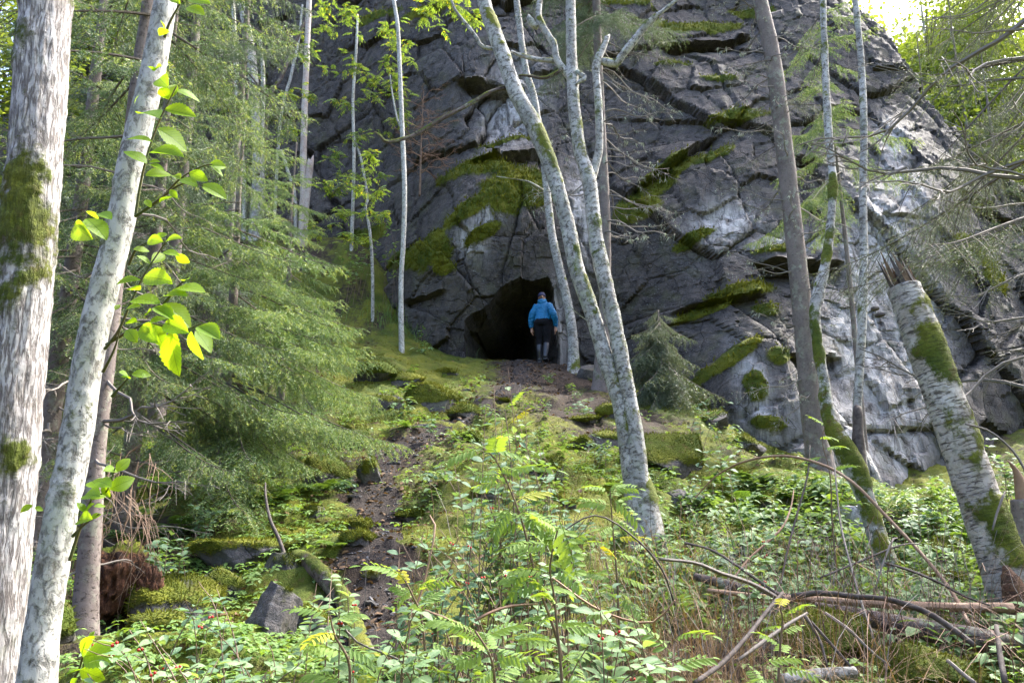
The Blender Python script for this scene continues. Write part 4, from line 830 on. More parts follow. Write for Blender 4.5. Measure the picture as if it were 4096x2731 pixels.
def pinnate(seed, pairs=6, mat='rowan_leaf', n=6, droop=.35):
    r = np.random.default_rng(seed); u = np.linspace(0, 1, 8); ax = np.stack([u, .03 * np.sin(u * 3 + seed), -droop * u * u], 1); bag = Bag()
    V, F, *_ = tube(ax, np.linspace(.010, .005, 8), 3); bag.add(V, F, 0); TV, TF = leaf_tpl(n, .19, .25, .18, .06 if n > 6 else 0, .55)
    for k in range(pairs):
        s = .24 + .70 * k / (pairs - .2); p = np.array([np.interp(s, u, ax[:, j]) for j in range(3)])
        for sd in (-1, 1):
            d = np.array([.42 + .1 * r.random(), sd, -.22 - .3 * r.random()]); B = basis(d)
            bag.add((TV * (.33 * (1 - .25 * abs(s - .5)) * r.uniform(.85, 1.1))) @ B.T + p, TF, 0)
    bag.add((TV * .3) @ basis(ax[-1] - ax[-2]).T + ax[-1], TF, 0); return bag
ROW = [pinnate(k, 6 + k % 2, n=9, droop=.2 + .15 * k).mesh('leaf', ['rowan_leaf'], smooth=False) for k in range(4)]
ROWT = pinnate(9, 5, n=4).arr()[:2]
def frond(seed, pairs=17):
    bag = Bag(); u = np.linspace(0, 1, 14); ax = np.stack([u * .92, 0 * u, .42 * u - .55 * u ** 2.2], 1); r = np.random.default_rng(seed)
    V, F, *_ = tube(ax, np.linspace(.008, .003, 14), 3); bag.add(V, F, 0); TV, TF = leaf_tpl(8, .13, .1, .1, .28, .35)
    for k in range(pairs):
        s = .16 + .82 * k / pairs; p = np.array([np.interp(s, u, ax[:, j]) for j in range(3)]); l = .27 * math.sin(math.pi * min(s * .85 + .18, 1)) ** .9 + .015
        for sd in (-1, 1):
            d = np.array([.35, sd, -.12 + .1 * r.normal()]); bag.add((TV * l) @ basis(d).T + p, TF, 0)
    return bag.mesh('frond', ['fern_leaf'], smooth=False)
FRO = [frond(k) for k in range(3)]
BERRY = mesh_np('berry', ICO[1][0], ICO[1][1], ['berry_red'])

# elm sprouts on the leaning white trunk (crop points: origin, scale .606)
def sprout(oy, stems, leaves, Y, label=None):
    s = .606; bag = Bag()
    for st in stems:
        q = np.array([P(a * s, oy + b * s, Y - .12 * k / len(st)) for k, (a, b) in enumerate(st)]); c = crom(q, 20); V, F, *_ = tube(c, np.linspace(.006, .0022, 20), 6); bag.add(V - b2, F)
    o = put('sprout', bag.mesh('sprout', ['sprout_stem']), elm)
    if label: o['label'] = label
    r = np.random.default_rng(len(leaves))
    for k, (a, b, c, d) in enumerate(leaves):
        p = P(a * s, oy + b * s, Y - .08); e = P(c * s, oy + d * s, Y - .08 + r.uniform(-.07, .05)); L = np.linalg.norm(e - p); dd = e - p
        B = basis(dd, (r.normal() * .5, -.75, .55 + r.normal() * .3)); put('leaf', ELM[k % 3], o, mat4=mat4(B, p - b2, L * 1.03))
sprout(0, [[(895, 1420), (930, 1200), (985, 980), (1060, 780), (1165, 570)], [(890, 1430), (1050, 1320), (1190, 1180), (1330, 1100), (1400, 1085)], [(900, 1425), (1060, 1310), (1200, 1215), (1340, 1225)], [(1085, 250), (1120, 150), (1190, 20), (1210, -40)]],
       [(1110, 655, 1055, 565), (1110, 655, 1165, 555), (1160, 600, 1320, 625), (1060, 785, 915, 700), (1085, 725, 1288, 755), (1040, 850, 1242, 955), (1005, 938, 842, 890), (990, 1010, 1200, 1012), (970, 1080, 842, 968), (960, 1160, 1122, 1130), (985, 1090, 1085, 1120), (985, 1070, 1040, 1050),
        (1250, 1140, 1360, 1180), (1380, 1090, 1495, 1095), (1390, 1095, 1490, 1140), (1330, 1220, 1490, 1282), (1190, 1185, 1145, 1150), (1190, 1185, 1285, 1190), (1120, 1255, 1165, 1300), (1055, 1335, 1135, 1290), (960, 1320, 990, 1350), (570, 1445, 700, 1540), (490, 1490, 585, 1570), (570, 1395, 650, 1420), (650, 1410, 725, 1420),
        (1190, 30, 1120, -20), (1235, 50, 1325, 52), (1240, 0, 1370, -5), (1085, 190, 1065, 135), (1100, 195, 1060, 205), (1020, 470, 985, 425), (1020, 470, 1055, 430), (890, 685, 900, 618), (1050, 520, 1080, 545)], 2.88, 'bright green broad toothed leaves on the upper sprout')
sprout(900, [[(690, 820), (780, 700), (860, 520), (930, 370), (1000, 250), (1090, 120)], [(700, 790), (880, 685), (1000, 650), (1200, 690), (1330, 650)], [(680, 970), (750, 830), (790, 700)], [(1080, 520), (1180, 400), (1240, 345)], [(740, 1130), (800, 1060), (870, 985)], [(850, 260), (900, 160), (980, 110)]],
       [(990, 260, 918, 193), (1000, 250, 1088, 188), (1075, 180, 1170, 170), (1160, 190, 1245, 255), (930, 365, 770, 378), (925, 430, 838, 385), (950, 345, 1095, 345), (1095, 345, 1130, 385), (1165, 418, 1322, 383), (1215, 370, 1235, 340), (1090, 470, 1222, 452), (865, 500, 1012, 453), (830, 560, 917, 518), (1015, 545, 1138, 605), (1080, 520, 1256, 632), (985, 645, 1090, 600), (940, 662, 1028, 765), (1018, 660, 1068, 785), (1138, 690, 1130, 975), (1090, 645, 1222, 695), (1262, 702, 1282, 892), (1290, 700, 1402, 815), (1308, 672, 1442, 732), (840, 690, 885, 742), (905, 640, 822, 628), (860, 1015, 803, 995), (850, 1000, 815, 958), (870, 985, 992, 978), (955, 980, 940, 1005), (1030, 80, 1090, 50), (975, 105, 1050, 95), (1095, 110, 1190, 80), (880, 160, 980, 150), (760, 560, 790, 520), (1000, 565, 960, 590)], 2.86, 'broad leaves hanging from the middle sprout, one very large')
sprout(1780, [[(460, 760), (510, 600), (560, 470), (620, 330), (700, 310), (760, 150)], [(480, 600), (560, 520), (650, 455)]],
       [(765, 170, 855, 88), (775, 175, 695, 160), (725, 290, 875, 215), (645, 285, 598, 212), (680, 260, 720, 340), (605, 360, 695, 308), (560, 445, 518, 372), (565, 445, 612, 382), (620, 405, 695, 385), (600, 480, 660, 452), (520, 500, 590, 480), (640, 240, 705, 235), (560, 330, 630, 310), (215, 395, 135, 438), (230, 410, 280, 425), ], 2.80, 'pale young leaves on the lower sprout')
sprout(1780, [[(330, 1620), (460, 1560), (520, 1480), (550, 1380), (590, 1270)]], [(590, 1270, 620, 1225), (545, 1390, 605, 1265), (555, 1395, 725, 1345), (560, 1400, 690, 1370), (530, 1480, 440, 1500), (530, 1480, 665, 1545), (510, 1540, 450, 1580)], 2.78, 'bright leaves on the sprout at the trunk foot')

# ------------------------------------------------------------------ shrubs and saplings
def rowan_sapling(label, stem, Y0, Y1, nleaf, size, seed, start=.35, name='rowan_sapling', spread=1.0, extra=()):
    r = np.random.default_rng(seed); top = np.array([P(a, b, Y0 + (Y1 - Y0) * k / (len(stem) - 1)) for k, (a, b) in enumerate(stem)]); base = np.array([top[0][0], top[0][1], 0]); base[2] = g1(base[0], base[1])
    c = crom(np.vstack([base - [0, 0, .05], top]) if top[0][2] > base[2] + .05 else np.vstack([base, top[1:]]), 40); t = thing(name, label, 'sapling', base); bag = Bag()
    V, F, *_ = tube(c - base, np.linspace(.010, .003, 40), 6); bag.add(V, F)
    nodes = [(c[int(39 * (start + (1 - start) * k / max(nleaf - 1, 1)))], k * 2.4 + r.random()) for k in range(nleaf)]
    put('stem', bag.mesh('stem', ['brown_stem']), t)
    for k, (p, az) in enumerate(nodes):
        el = r.uniform(-.25, .6) + .35 * (k / nleaf); d = np.array([math.cos(az) * math.cos(el), math.sin(az) * math.cos(el) * .8, math.sin(el)])
        put('leaf', ROW[r.integers(4)], t, mat4=mat4(basis(d, (0, -.35, 1)), p - base, size * r.uniform(.75, 1.15)))
    for (a, b, e, f, Y) in extra:
        p = P(a, b, Y); q = P(e, f, Y - .05); put('leaf', ROW[r.integers(4)], t, mat4=mat4(basis(q - p, (r.normal() * .3, -.7, .7)), p - base, np.linalg.norm(q - p) * .85))
    return t
rowan_sapling('tall yellow green rowan sapling with long feathered leaves in the middle foreground', [(2300, 2900), (2230, 2560), (2150, 2330), (2080, 2060), (1990, 1850), (1930, 1790)], 3.25, 3.1, 22, .155, 1, .35,
    extra=[(1930, 1790, 1760, 1800, 3.1), (1990, 1870, 2080, 1860, 3.1), (2010, 1900, 1880, 1880, 3.1), (2070, 2040, 2270, 2120, 3.1), (2060, 2020, 1920, 2120, 3.1), (2090, 2080, 1930, 2100, 3.15), (2100, 2060, 2240, 2070, 3.1), (2130, 2250, 1990, 2350, 3.1)])
rowan_sapling('rowan sapling with a drooping bright yellow leaf right of the tallest one', [(2260, 2900), (2220, 2420), (2200, 2270), (2230, 2120)], 3.1, 3.0, 13, .15, 2, .4, extra=[(2230, 2080, 2370, 2330, 2.95), (2210, 2180, 2060, 2150, 3.0), (2210, 2260, 2360, 2350, 2.95), (2200, 2300, 2020, 2330, 3.0)])
rowan_sapling('bright rowan sapling spreading large leaves at the bottom edge', [(1990, 2980), (1980, 2731), (1960, 2620), (1900, 2520)], 2.6, 2.5, 15, .14, 3, .45, extra=[(1950, 2600, 1790, 2640, 2.5), (1960, 2610, 2110, 2600, 2.45), (1920, 2560, 1840, 2480, 2.5), (1990, 2660, 1840, 2731, 2.4)])
rowan_sapling('slim rowan sapling rising in front of the upper path', [(2080, 2500), (2060, 2100), (2040, 1800), (2020, 1640)], 5.0, 5.1, 16, .17, 11, .45)
rowan_sapling('dull green rowan sapling beside the mossy log', [(1370, 2980), (1400, 2680), (1340, 2540), (1320, 2460)], 3.2, 3.1, 10, .16, 4, .5)
rowan_sapling('pale rowan sapling in front of the birch foot', [(2480, 2700), (2470, 2350), (2450, 2100), (2440, 1960)], 4.6, 4.5, 18, .17, 5, .4, extra=[(2440, 1960, 2560, 1920, 4.4), (2440, 1990, 2600, 2060, 4.4), (2450, 2030, 2330, 1960, 4.5), (2450, 2080, 2580, 2110, 4.5)])
rowan_sapling('low rowan sapling with yellowing leaves left of the tallest one', [(1720, 2900), (1690, 2500), (1650, 2380), (1620, 2320)], 3.4, 3.3, 13, .14, 6, .4, extra=[(1650, 2350, 1570, 2400, 3.3), (1680, 2350, 1800, 2270, 3.3)])
rowan_sapling('small rowan sapling in front of the fallen logs', [(3110, 2900), (3120, 2600), (3130, 2480), (3120, 2430)], 3.6, 3.5, 9, .13, 7, .55)
rowan_sapling('tiny rowan seedling under the crossed dry sticks', [(3050, 2900), (3060, 2750), (3050, 2660)], 3.2, 3.2, 6, .12, 8, .6)
rowan_sapling('slender rowan seedling among dry grass right of the middle', [(2700, 2900), (2690, 2700), (2700, 2560)], 3.0, 3.0, 8, .14, 9, .5)
rowan_sapling('fine leaved rowan shoot climbing beside the mossy crooked birch', [(3330, 2100), (3320, 1900), (3290, 1770), (3300, 1700)], 7.0, 7.0, 10, .2, 10, .4)

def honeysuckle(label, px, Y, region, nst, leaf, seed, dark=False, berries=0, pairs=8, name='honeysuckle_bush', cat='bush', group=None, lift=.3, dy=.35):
    """arching stems into an oval of the photo (cx, cy, rx, ry), opposite leaves along them"""
    r = np.random.default_rng(seed); base = gp(px, Y); t = thing(name, label, cat, base, group); bag = Bag(); L = HOD if dark else HON; spots = []
    cx, cy, rx, ry = region
    for k in range(nst):
        a = r.random() * 6.283; q = math.sqrt(r.random()); e = P(cx + rx * q * math.cos(a), cy + ry * q * math.sin(a), Y + r.uniform(-dy, dy)); e[2] = max(e[2], g1(e[0], e[1]) + .06)
        mid = base + (e - base) * .5 + np.array([0, 0, lift * np.linalg.norm(e - base) * r.uniform(.3, 1)]); b0 = base + np.array([r.normal() * .22, r.normal() * .18, 0]) * min(1, np.linalg.norm(e - base)); b0[2] = g1(b0[0], b0[1]); c = crom(np.array([b0 - [0, 0, .05], mid + (b0 - base) * .5, e]), 16) - base
        V, F, *_ = tube(c, np.linspace(.0045, .0014, 16), 4); bag.add(V, F)
        d = np.gradient(c, axis=0)
        for j in range(pairs):
            u = .42 + .58 * (j + r.random() * .4) / pairs; i = min(int(u * 15), 15); p = c[i] + r.normal(size=3) * .008; dd = d[i] / np.linalg.norm(d[i]); sdv = np.cross(dd, (0, 0, 1)); sdv /= np.linalg.norm(sdv) + 1e-9
            for s in (-1, 1):
                v = sdv * s * r.uniform(.7, 1) + dd * .5 + np.array([0, -.15, r.uniform(-.45, .25)]); B = basis(v, (r.normal() * .25, -.25 + r.normal() * .2, 1))
                put('leaf', L[r.integers(3)], t, mat4=mat4(B, p, leaf * r.uniform(.65, 1.15) * (1 - .3 * abs(u - .7))))
            spots.append(p)
    put('stem', bag.mesh('stem', ['brown_stem']), t)
    for k in range(berries):
        p = spots[r.integers(len(spots))]
        for s in (-1, 1): put('berry', BERRY, t, mat4=mat4(np.eye(3), p + [s * .006, -.012, .012 + r.normal() * .004], .0058))
    return t
honeysuckle('sprawling pale leaved shrub with red berries at the lower left corner', 620, 2.75, (640, 2600, 400, 140), 15, .055, 11, False, 9, 8)
honeysuckle('pale leaved shrub arching over the lower left beside the log', 1000, 2.9, (1120, 2630, 200, 130), 10, .055, 12, False, 4, 8)
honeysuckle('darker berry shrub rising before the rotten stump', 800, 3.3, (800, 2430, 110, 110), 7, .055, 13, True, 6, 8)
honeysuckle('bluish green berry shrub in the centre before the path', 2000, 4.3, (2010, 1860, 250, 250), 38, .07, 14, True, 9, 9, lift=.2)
honeysuckle('tall thin shrub stem with pale leaves reaching up before the cave path', 2100, 4.5, (2060, 1560, 90, 110), 4, .06, 15, False, 3, 7, lift=.1)
honeysuckle('dark leaved shrub hanging low in the lower centre', 1760, 3.7, (1800, 2200, 220, 190), 18, .06, 16, True, 5, 8)
honeysuckle('shrub with bluish leaves between the tall rowan sapling and the birch', 2280, 4.6, (2280, 2080, 160, 150), 16, .065, 38, True, 3, 8)
honeysuckle('round leaved shrub in the foreground below the birch', 2420, 3.0, (2420, 2480, 170, 110), 8, .07, 17, False, 3, 7)
honeysuckle('broad leaved shrub in the lower centre at the bottom edge', 1650, 2.8, (1650, 2540, 170, 140), 9, .06, 18, False, 0, 8)
honeysuckle('pale green shrub with red berries before the dark fallen log', 3060, 5.3, (3060, 2240, 100, 110), 8, .075, 19, False, 10, 6)
honeysuckle('leafy shrub left of the mossy log', 1300, 3.4, (1370, 2330, 110, 110), 7, .06, 20, False, 3, 7)
honeysuckle('low dark shrub under the spruce beside the stump', 660, 6.0, (660, 2190, 110, 80), 8, .07, 21, True, 0, 6)
honeysuckle('small leafy plant at the rock face left of the cave mouth', 1690, 16.8, (1690, 1385, 45, 30), 5, .11, 22, False, 0, 4, 'leafy_plant', 'plant')
honeysuckle('small leafy plant growing on the rock left of the cave', 1685, 17.1, (1690, 1312, 28, 14), 3, .11, 23, True, 0, 3, 'leafy_plant', 'plant')
honeysuckle('small leafy plant at the feet of the person', 2200, 15.2, (2190, 1500, 40, 22), 4, .09, 24, True, 0, 4, 'leafy_plant', 'plant')
honeysuckle('small leafy plant low on the left edge of the cave path', 1725, 11.2, (1725, 1660, 45, 40), 5, .09, 25, True, 0, 4, 'leafy_plant', 'plant')
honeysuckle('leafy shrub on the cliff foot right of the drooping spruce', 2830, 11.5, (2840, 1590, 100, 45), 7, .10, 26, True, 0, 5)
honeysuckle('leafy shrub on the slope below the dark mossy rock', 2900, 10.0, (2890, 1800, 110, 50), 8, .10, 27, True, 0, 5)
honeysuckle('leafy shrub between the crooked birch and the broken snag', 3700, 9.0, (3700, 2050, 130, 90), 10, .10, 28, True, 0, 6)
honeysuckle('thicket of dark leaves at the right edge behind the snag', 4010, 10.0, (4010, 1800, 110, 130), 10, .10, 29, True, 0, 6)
honeysuckle('leafy shrub below the long arched branch', 3250, 8.0, (3250, 2110, 130, 80), 10, .085, 30, True, 0, 6)
honeysuckle('yellow green sprig among dry grass at the bottom right of centre', 2560, 2.7, (2640, 2600, 110, 80), 5, .055, 31, False, 0, 6)
honeysuckle('low leafy shrub above the dark fallen log', 2830, 6.8, (2850, 2190, 130, 70), 8, .075, 32, True, 2, 6)
honeysuckle('low shrub behind the orange pole near the snag', 3760, 6.6, (3740, 2330, 110, 60), 7, .075, 33, True, 0, 6)
honeysuckle('leafy shrub on the bank under the rowan stems', 1420, 18.5, (1420, 960, 120, 50), 9, .13, 34, False, 0, 5)
honeysuckle('pale leafed shrub on the ledge left of the cave moss', 1560, 18.3, (1560, 860, 70, 45), 6, .13, 35, False, 0, 4)
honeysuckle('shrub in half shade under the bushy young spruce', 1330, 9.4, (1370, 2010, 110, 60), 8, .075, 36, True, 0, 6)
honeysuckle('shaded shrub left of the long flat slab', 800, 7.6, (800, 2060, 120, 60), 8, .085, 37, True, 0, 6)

honeysuckle('leafy plant beside the big moss covered hump', 1620, 13.2, (1610, 1620, 60, 40), 5, .10, 41, False, 0, 4, 'leafy_plant', 'plant')
honeysuckle('leafy plant on the moss just below the spruce trunk', 2350, 13.0, (2340, 1620, 60, 40), 5, .10, 42, True, 0, 4, 'leafy_plant', 'plant')
honeysuckle('leafy plant left of the large flat boulder', 2400, 10.5, (2390, 1790, 90, 60), 7, .085, 43, True, 0, 5, 'leafy_plant', 'plant')
honeysuckle('leafy plant at the right edge of the muddy path', 1760, 9.0, (1770, 1900, 100, 70), 8, .08, 44, True, 0, 5, 'leafy_plant', 'plant')
honeysuckle('young shrub growing from the moss under the spruce tips', 1290, 13.5, (1300, 1620, 90, 60), 7, .10, 45, True, 0, 5)
honeysuckle('leafy plant right of the birch foot on the open moss', 2760, 9.3, (2790, 1930, 90, 60), 7, .085, 46, True, 0, 5, 'leafy_plant', 'plant')
honeysuckle('shrub in the lower centre with larger pale leaves', 2100, 3.5, (2120, 2300, 170, 150), 12, .062, 47, False, 2, 8)
for k, (px, py, n, s, lb) in enumerate([(1640, 1700, 5, .3, 'tiny fern right of the lichen spotted boulder'), (2560, 1760, 6, .4, 'fern on top of the large flat boulder'), (2480, 1960, 6, .4, 'fern left of the big birch foot'), (3200, 2000, 7, .5, 'fern below the grey spruce trunk'), (1270, 1960, 7, .42, 'fern above the overhanging mossy boulder'), (1080, 2010, 7, .45, 'fern under the spruce tips left of the path'), (560, 2170, 8, .6, 'large dark fern beside the slim spruce trunk'), (470, 2080, 6, .5, 'dark fern half hidden behind the slim spruce trunk'), (720, 2120, 6, .45, 'shaded fern behind the low dark shrub'),
        (2790, 2040, 8, .5, 'fern below the bare pale boulder'), (2960, 2000, 7, .5, 'fern on the slope under the arched branch'), (3060, 2080, 8, .5, 'fern left of the berry shrub on the slope'), (3010, 1930, 6, .45, 'upper fern on the slope near the cliff foot'), (3880, 2160, 8, .6, 'arching fern beside the broken snag'), (3790, 2110, 6, .5, 'fern behind the mossy boulder near the snag'), (2880, 1940, 6, .4, 'small fern right of the large flat boulder'), (2700, 2120, 6, .4, 'low fern right of the birch foot'), (1350, 2180, 6, .3, 'small fern beside the muddy path'), (620, 1960, 6, .5, 'fern in deep shade under the spruces')]):
    b = hit(px, py + 20); t = thing('fern', lb, 'fern', b); r = np.random.default_rng(800 + k)
    for j in range(n):
        az = j * 6.283 / n + r.normal() * .3; d = np.array([math.cos(az), math.sin(az), r.uniform(.1, .5)]); put('frond', FRO[j % 3], t, mat4=mat4(basis(d), (0, 0, .02), s * r.uniform(.75, 1.15)))

# rowan leaves of the young wood
def leafy(tree, spots, size, seed, mat='rowan_crown_leaf', per=26, name='crown'):
    r = np.random.default_rng(seed); b = np.array(tree.location); bag = Bag(); loc = []; dr = []
    for (px, py, rx, ry, Y) in spots:
        c = P(px, py, Y); s = Y / FPX
        for k in range(per // 6 + 1):
            e = c + r.normal(size=3) * np.array([rx * s * .55, rx * s * .45, ry * s * .55]); V, F, *_ = tube(np.linspace(c + [0, 0, -.1], e, 5) + r.normal(size=(5, 3)) * .015, np.linspace(.006, .002, 5), 3); bag.add(V - b, F, 0)
            for j in range(6):
                p = c + (e - c) * r.uniform(.3, 1.15); az = r.random() * 6.283; loc.append(p - b); dr.append((math.cos(az), math.sin(az), r.uniform(-.35, .35)))
    V, F = inst(ROWT[0], ROWT[1], basis(np.array(dr), (0, -.15, 1)), np.array(loc), size * r.uniform(.7, 1.2, len(loc))); bag.add(V, F, 1)
    put(name, bag.mesh(name, ['dark_branch', mat], smooth=False), tree)
leafy(F3, [(1420, 250, 110, 60, 18.7), (1390, 400, 110, 60, 18.4), (1480, 330, 90, 60, 18.4), (1430, 520, 110, 50, 18.3), (1370, 620, 90, 50, 18.3), (1430, 700, 90, 50, 18.2), (1330, 760, 80, 40, 18.3)], .24, 1)
leafy(F4, [(1480, 620, 90, 50, 16.6), (1400, 740, 110, 45, 16.6), (1500, 770, 70, 40, 16.6), (1380, 850, 100, 40, 16.6), (1500, 860, 80, 40, 16.6), (1430, 930, 110, 40, 16.6), (1300, 900, 90, 50, 16.8)], .22, 2)
leafy(F9, [(1550, 230, 90, 60, 18.8), (1530, 380, 90, 50, 18.6), (1570, 480, 60, 40, 18.5), (1540, 120, 90, 60, 19), (1600, 330, 50, 50, 18.5)], .23, 3)
leafy(F10, [(1600, 220, 60, 60, 18.3), (1560, 180, 60, 50, 18.4), (1620, 420, 40, 50, 18.3)], .2, 4, per=14)
leafy(F1, [(1250, 250, 110, 70, 18.4), (1300, 120, 120, 80, 18.6), (1180, 380, 90, 70, 18.2), (1330, 30, 120, 60, 18.8), (1420, 60, 110, 60, 19), (1150, 520, 80, 60, 18)], .24, 5)
leafy(A, [(1720, 40, 90, 50, 9.0), (1810, 20, 60, 50, 9.0), (1890, 60, 40, 30, 9.2)], .16, 6, per=20)

# ------------------------------------------------------------------ far broadleaf trees
LQ = leaf_tpl(4, .34, .2, .2); CROWN = {}
def far_tree(label, px, Y, Hh, R, seed, n=6500, leaf=.17, group=None, z0=.25, mat='far_leaf'):
    r = np.random.default_rng(seed); b = gp(px, Y); t = thing('broadleaf_tree', label, 'tree', b, group)
    top = b + [r.normal() * .4, 0, Hh]; put('trunk', limb_mesh('trunk', np.array([b - [0, 0, .2], b + [.1, 0, Hh * .5], top]), np.array([.13, .09, .02]), 'bark_smooth', b, nseg=8, step=.2, seed=seed), t)
    key = seed % 4
    if key in CROWN:
        me, h0, r0 = CROWN[key]; o = put('crown', me, t); o.scale = (R / r0, R / r0, Hh / h0); o.rotation_euler = (0, 0, seed * 1.7); return t
    bag = Bag(); cl = []
    for k in range(46):
        a = r.random() * 6.283; zf = z0 + (1 - z0) * r.random(); rr = R * math.sqrt(r.random()) * (1.05 - .7 * abs(zf - .5)); c = np.array([math.cos(a) * rr, math.sin(a) * rr, Hh * zf]); cl.append(c)
        V, F, *_ = tube(np.linspace([0, 0, c[2] * .75], c, 5), np.linspace(.03, .008, 5), 4); bag.add(V, F, 0)
    cl = np.array(cl); loc = cl[r.integers(len(cl), size=n)] + r.normal(size=(n, 3)) * np.array([.42, .42, .30]) * R / 2.2
    V, F = inst(LQ[0], LQ[1], basis(r.normal(size=(n, 3)) * [1, 1, .5], r.normal(size=(n, 3)) * .5 + [0, 0, 1]), loc, leaf * r.uniform(.6, 1.3, n)); bag.add(V, F, 1)
    me = bag.mesh('crown', ['dark_branch', mat], smooth=False); CROWN[key] = (me, Hh, R); put('crown', me, t); return t
for k, a in enumerate([('sunlit pale green tree beyond the cliff edge below the white sky gap', 3520, 27, 14, 2.6), ('yellow green tree left of the white sky gap above the cliff edge', 3400, 26, 15, 2.2), ('sunlit tree right of the white sky gap', 3840, 28, 15, 2.8), ('bright tree at the right edge beyond the cliff', 4150, 25, 10, 2.6), ('low sunlit tree at the foot of the cliff edge', 3950, 23, 6, 2.0), ('tall sunlit tree in the top right corner', 4080, 31, 15, 3.2), ('pale tree farthest back under the white sky gap', 3740, 33, 14, 3.2), ('tree with wide light crown close above the cliff edge', 3830, 24, 9, 2.4),
        ('shaded tree filling the gap right of the cliff edge', 3640, 30, 12, 3.0), ('dense tree behind the dark spruce at the right edge', 4000, 27, 12, 3.0), ('tree crown leaning over the cliff shoulder', 3780, 26, 8, 2.6), ('dense green tree at the far right edge', 4230, 29, 14, 3.2), ('bright green tree far behind the thick pale trunk', 60, 24, 10, 2.8), ('yellow green tree far behind the leaning white trunk', 420, 26, 11, 2.6), ('light green tree far back at the left edge', -250, 20, 10, 2.8), ('pale tree high behind the dark spruces', 760, 27, 9, 2.4), ('far tree between the tall dark spruces', 250, 29, 13, 2.8)]):
    far_tree(a[0], a[1], a[2], a[3], a[4], 900 + k)
# ------------------------------------------------------------------ fallen wood
def lay(pts, lift=.5):
    """photo polyline laid on the ground"""
    w = []; r = []
    for (a, b, c) in pts:
        p = hit(a, b + c * .35); d = p[1] * CP + (p[2] - EYE) * SP; rr = c / 2 / FPX * d; w.append(p + [0, 0, rr * lift * 2 - .01]); r.append(rr)
    return np.array(w), np.array(r)
def log(name, label, cat, pts, mat, Y=None, **kw):
    if Y is None: q, r = lay(pts)
    else: q, r = pxpath(pts, *Y)
    q = crom(q, len(q)) if len(q) > 3 else q
    b = q[0].copy(); o = put(name, limb_mesh(name, q, r, mat, b, **kw), loc=b); return tag(o, label, cat)
log('fallen_log', 'mossy rotting log running down beside the path', 'log', [(1185, 2245, 60), (1250, 2300, 64), (1330, 2370, 66), (1395, 2450, 70), (1420, 2540, 72), (1460, 2620, 76), (1540, 2780, 80)], 'bark_log', nseg=20, step=.025, rough=.12, moss=.9, side=(-.2, 0, 1), seed=1)
log('fallen_log', 'thick dark fallen log with pale lichen at the lower right', 'log', [(3260, 2430, 50), (3450, 2470, 72), (3650, 2510, 84), (3850, 2545, 92), (4150, 2610, 104), (4400, 2670, 110)], 'bark_log', Y=(5.3, 4.6), nseg=24, step=.025, rough=.07, seed=2)
log('bare_pole', 'orange barkless pole lying on the dark log', 'pole', [(2830, 2360, 18), (2950, 2380, 22), (3150, 2390, 28), (3400, 2405, 34), (3700, 2425, 38), (4050, 2430, 42)], 'red_stick', Y=(5.6, 5.3), nseg=10, step=.05, seed=3)
log('fallen_log', 'dark rotting log behind the orange pole', 'log', [(2780, 2305, 30), (2900, 2335, 40), (3040, 2370, 40), (3170, 2395, 36)], 'bark_log', Y=(6.2, 5.7), nseg=12, step=.05, seed=4)
log('fallen_log', 'short white birch log at the bottom edge', 'log', [(3130, 2720, 50), (3260, 2700, 52), (3420, 2690, 50)], 'bark_birch', Y=(4.15, 4.2), nseg=14, step=.03, seed=5, moss=.3)
log('arched_branch', 'long tan branch arching over the slope behind the snag', 'branch', [(2780, 1990, 4), (2870, 1900, 7), (2980, 1845, 9), (3130, 1823, 11), (3280, 1855, 11), (3400, 1920, 12), (3560, 2080, 13), (3700, 2230, 14), (3810, 2370, 15), (3880, 2500, 16)], 'red_stick', Y=(7.8, 5.2), nseg=7, step=.05, seed=6, rough=.15)
log('leaning_stick', 'thin bent dark stick leaning on the mossy slab', 'branch', [(1180, 2320, 18), (1150, 2250, 16), (1110, 2140, 15), (1075, 2060, 13), (1060, 1960, 10), (1062, 1930, 6)], 'dark_branch', Y=(6.6, 7.2), nseg=7, step=.05, seed=7)
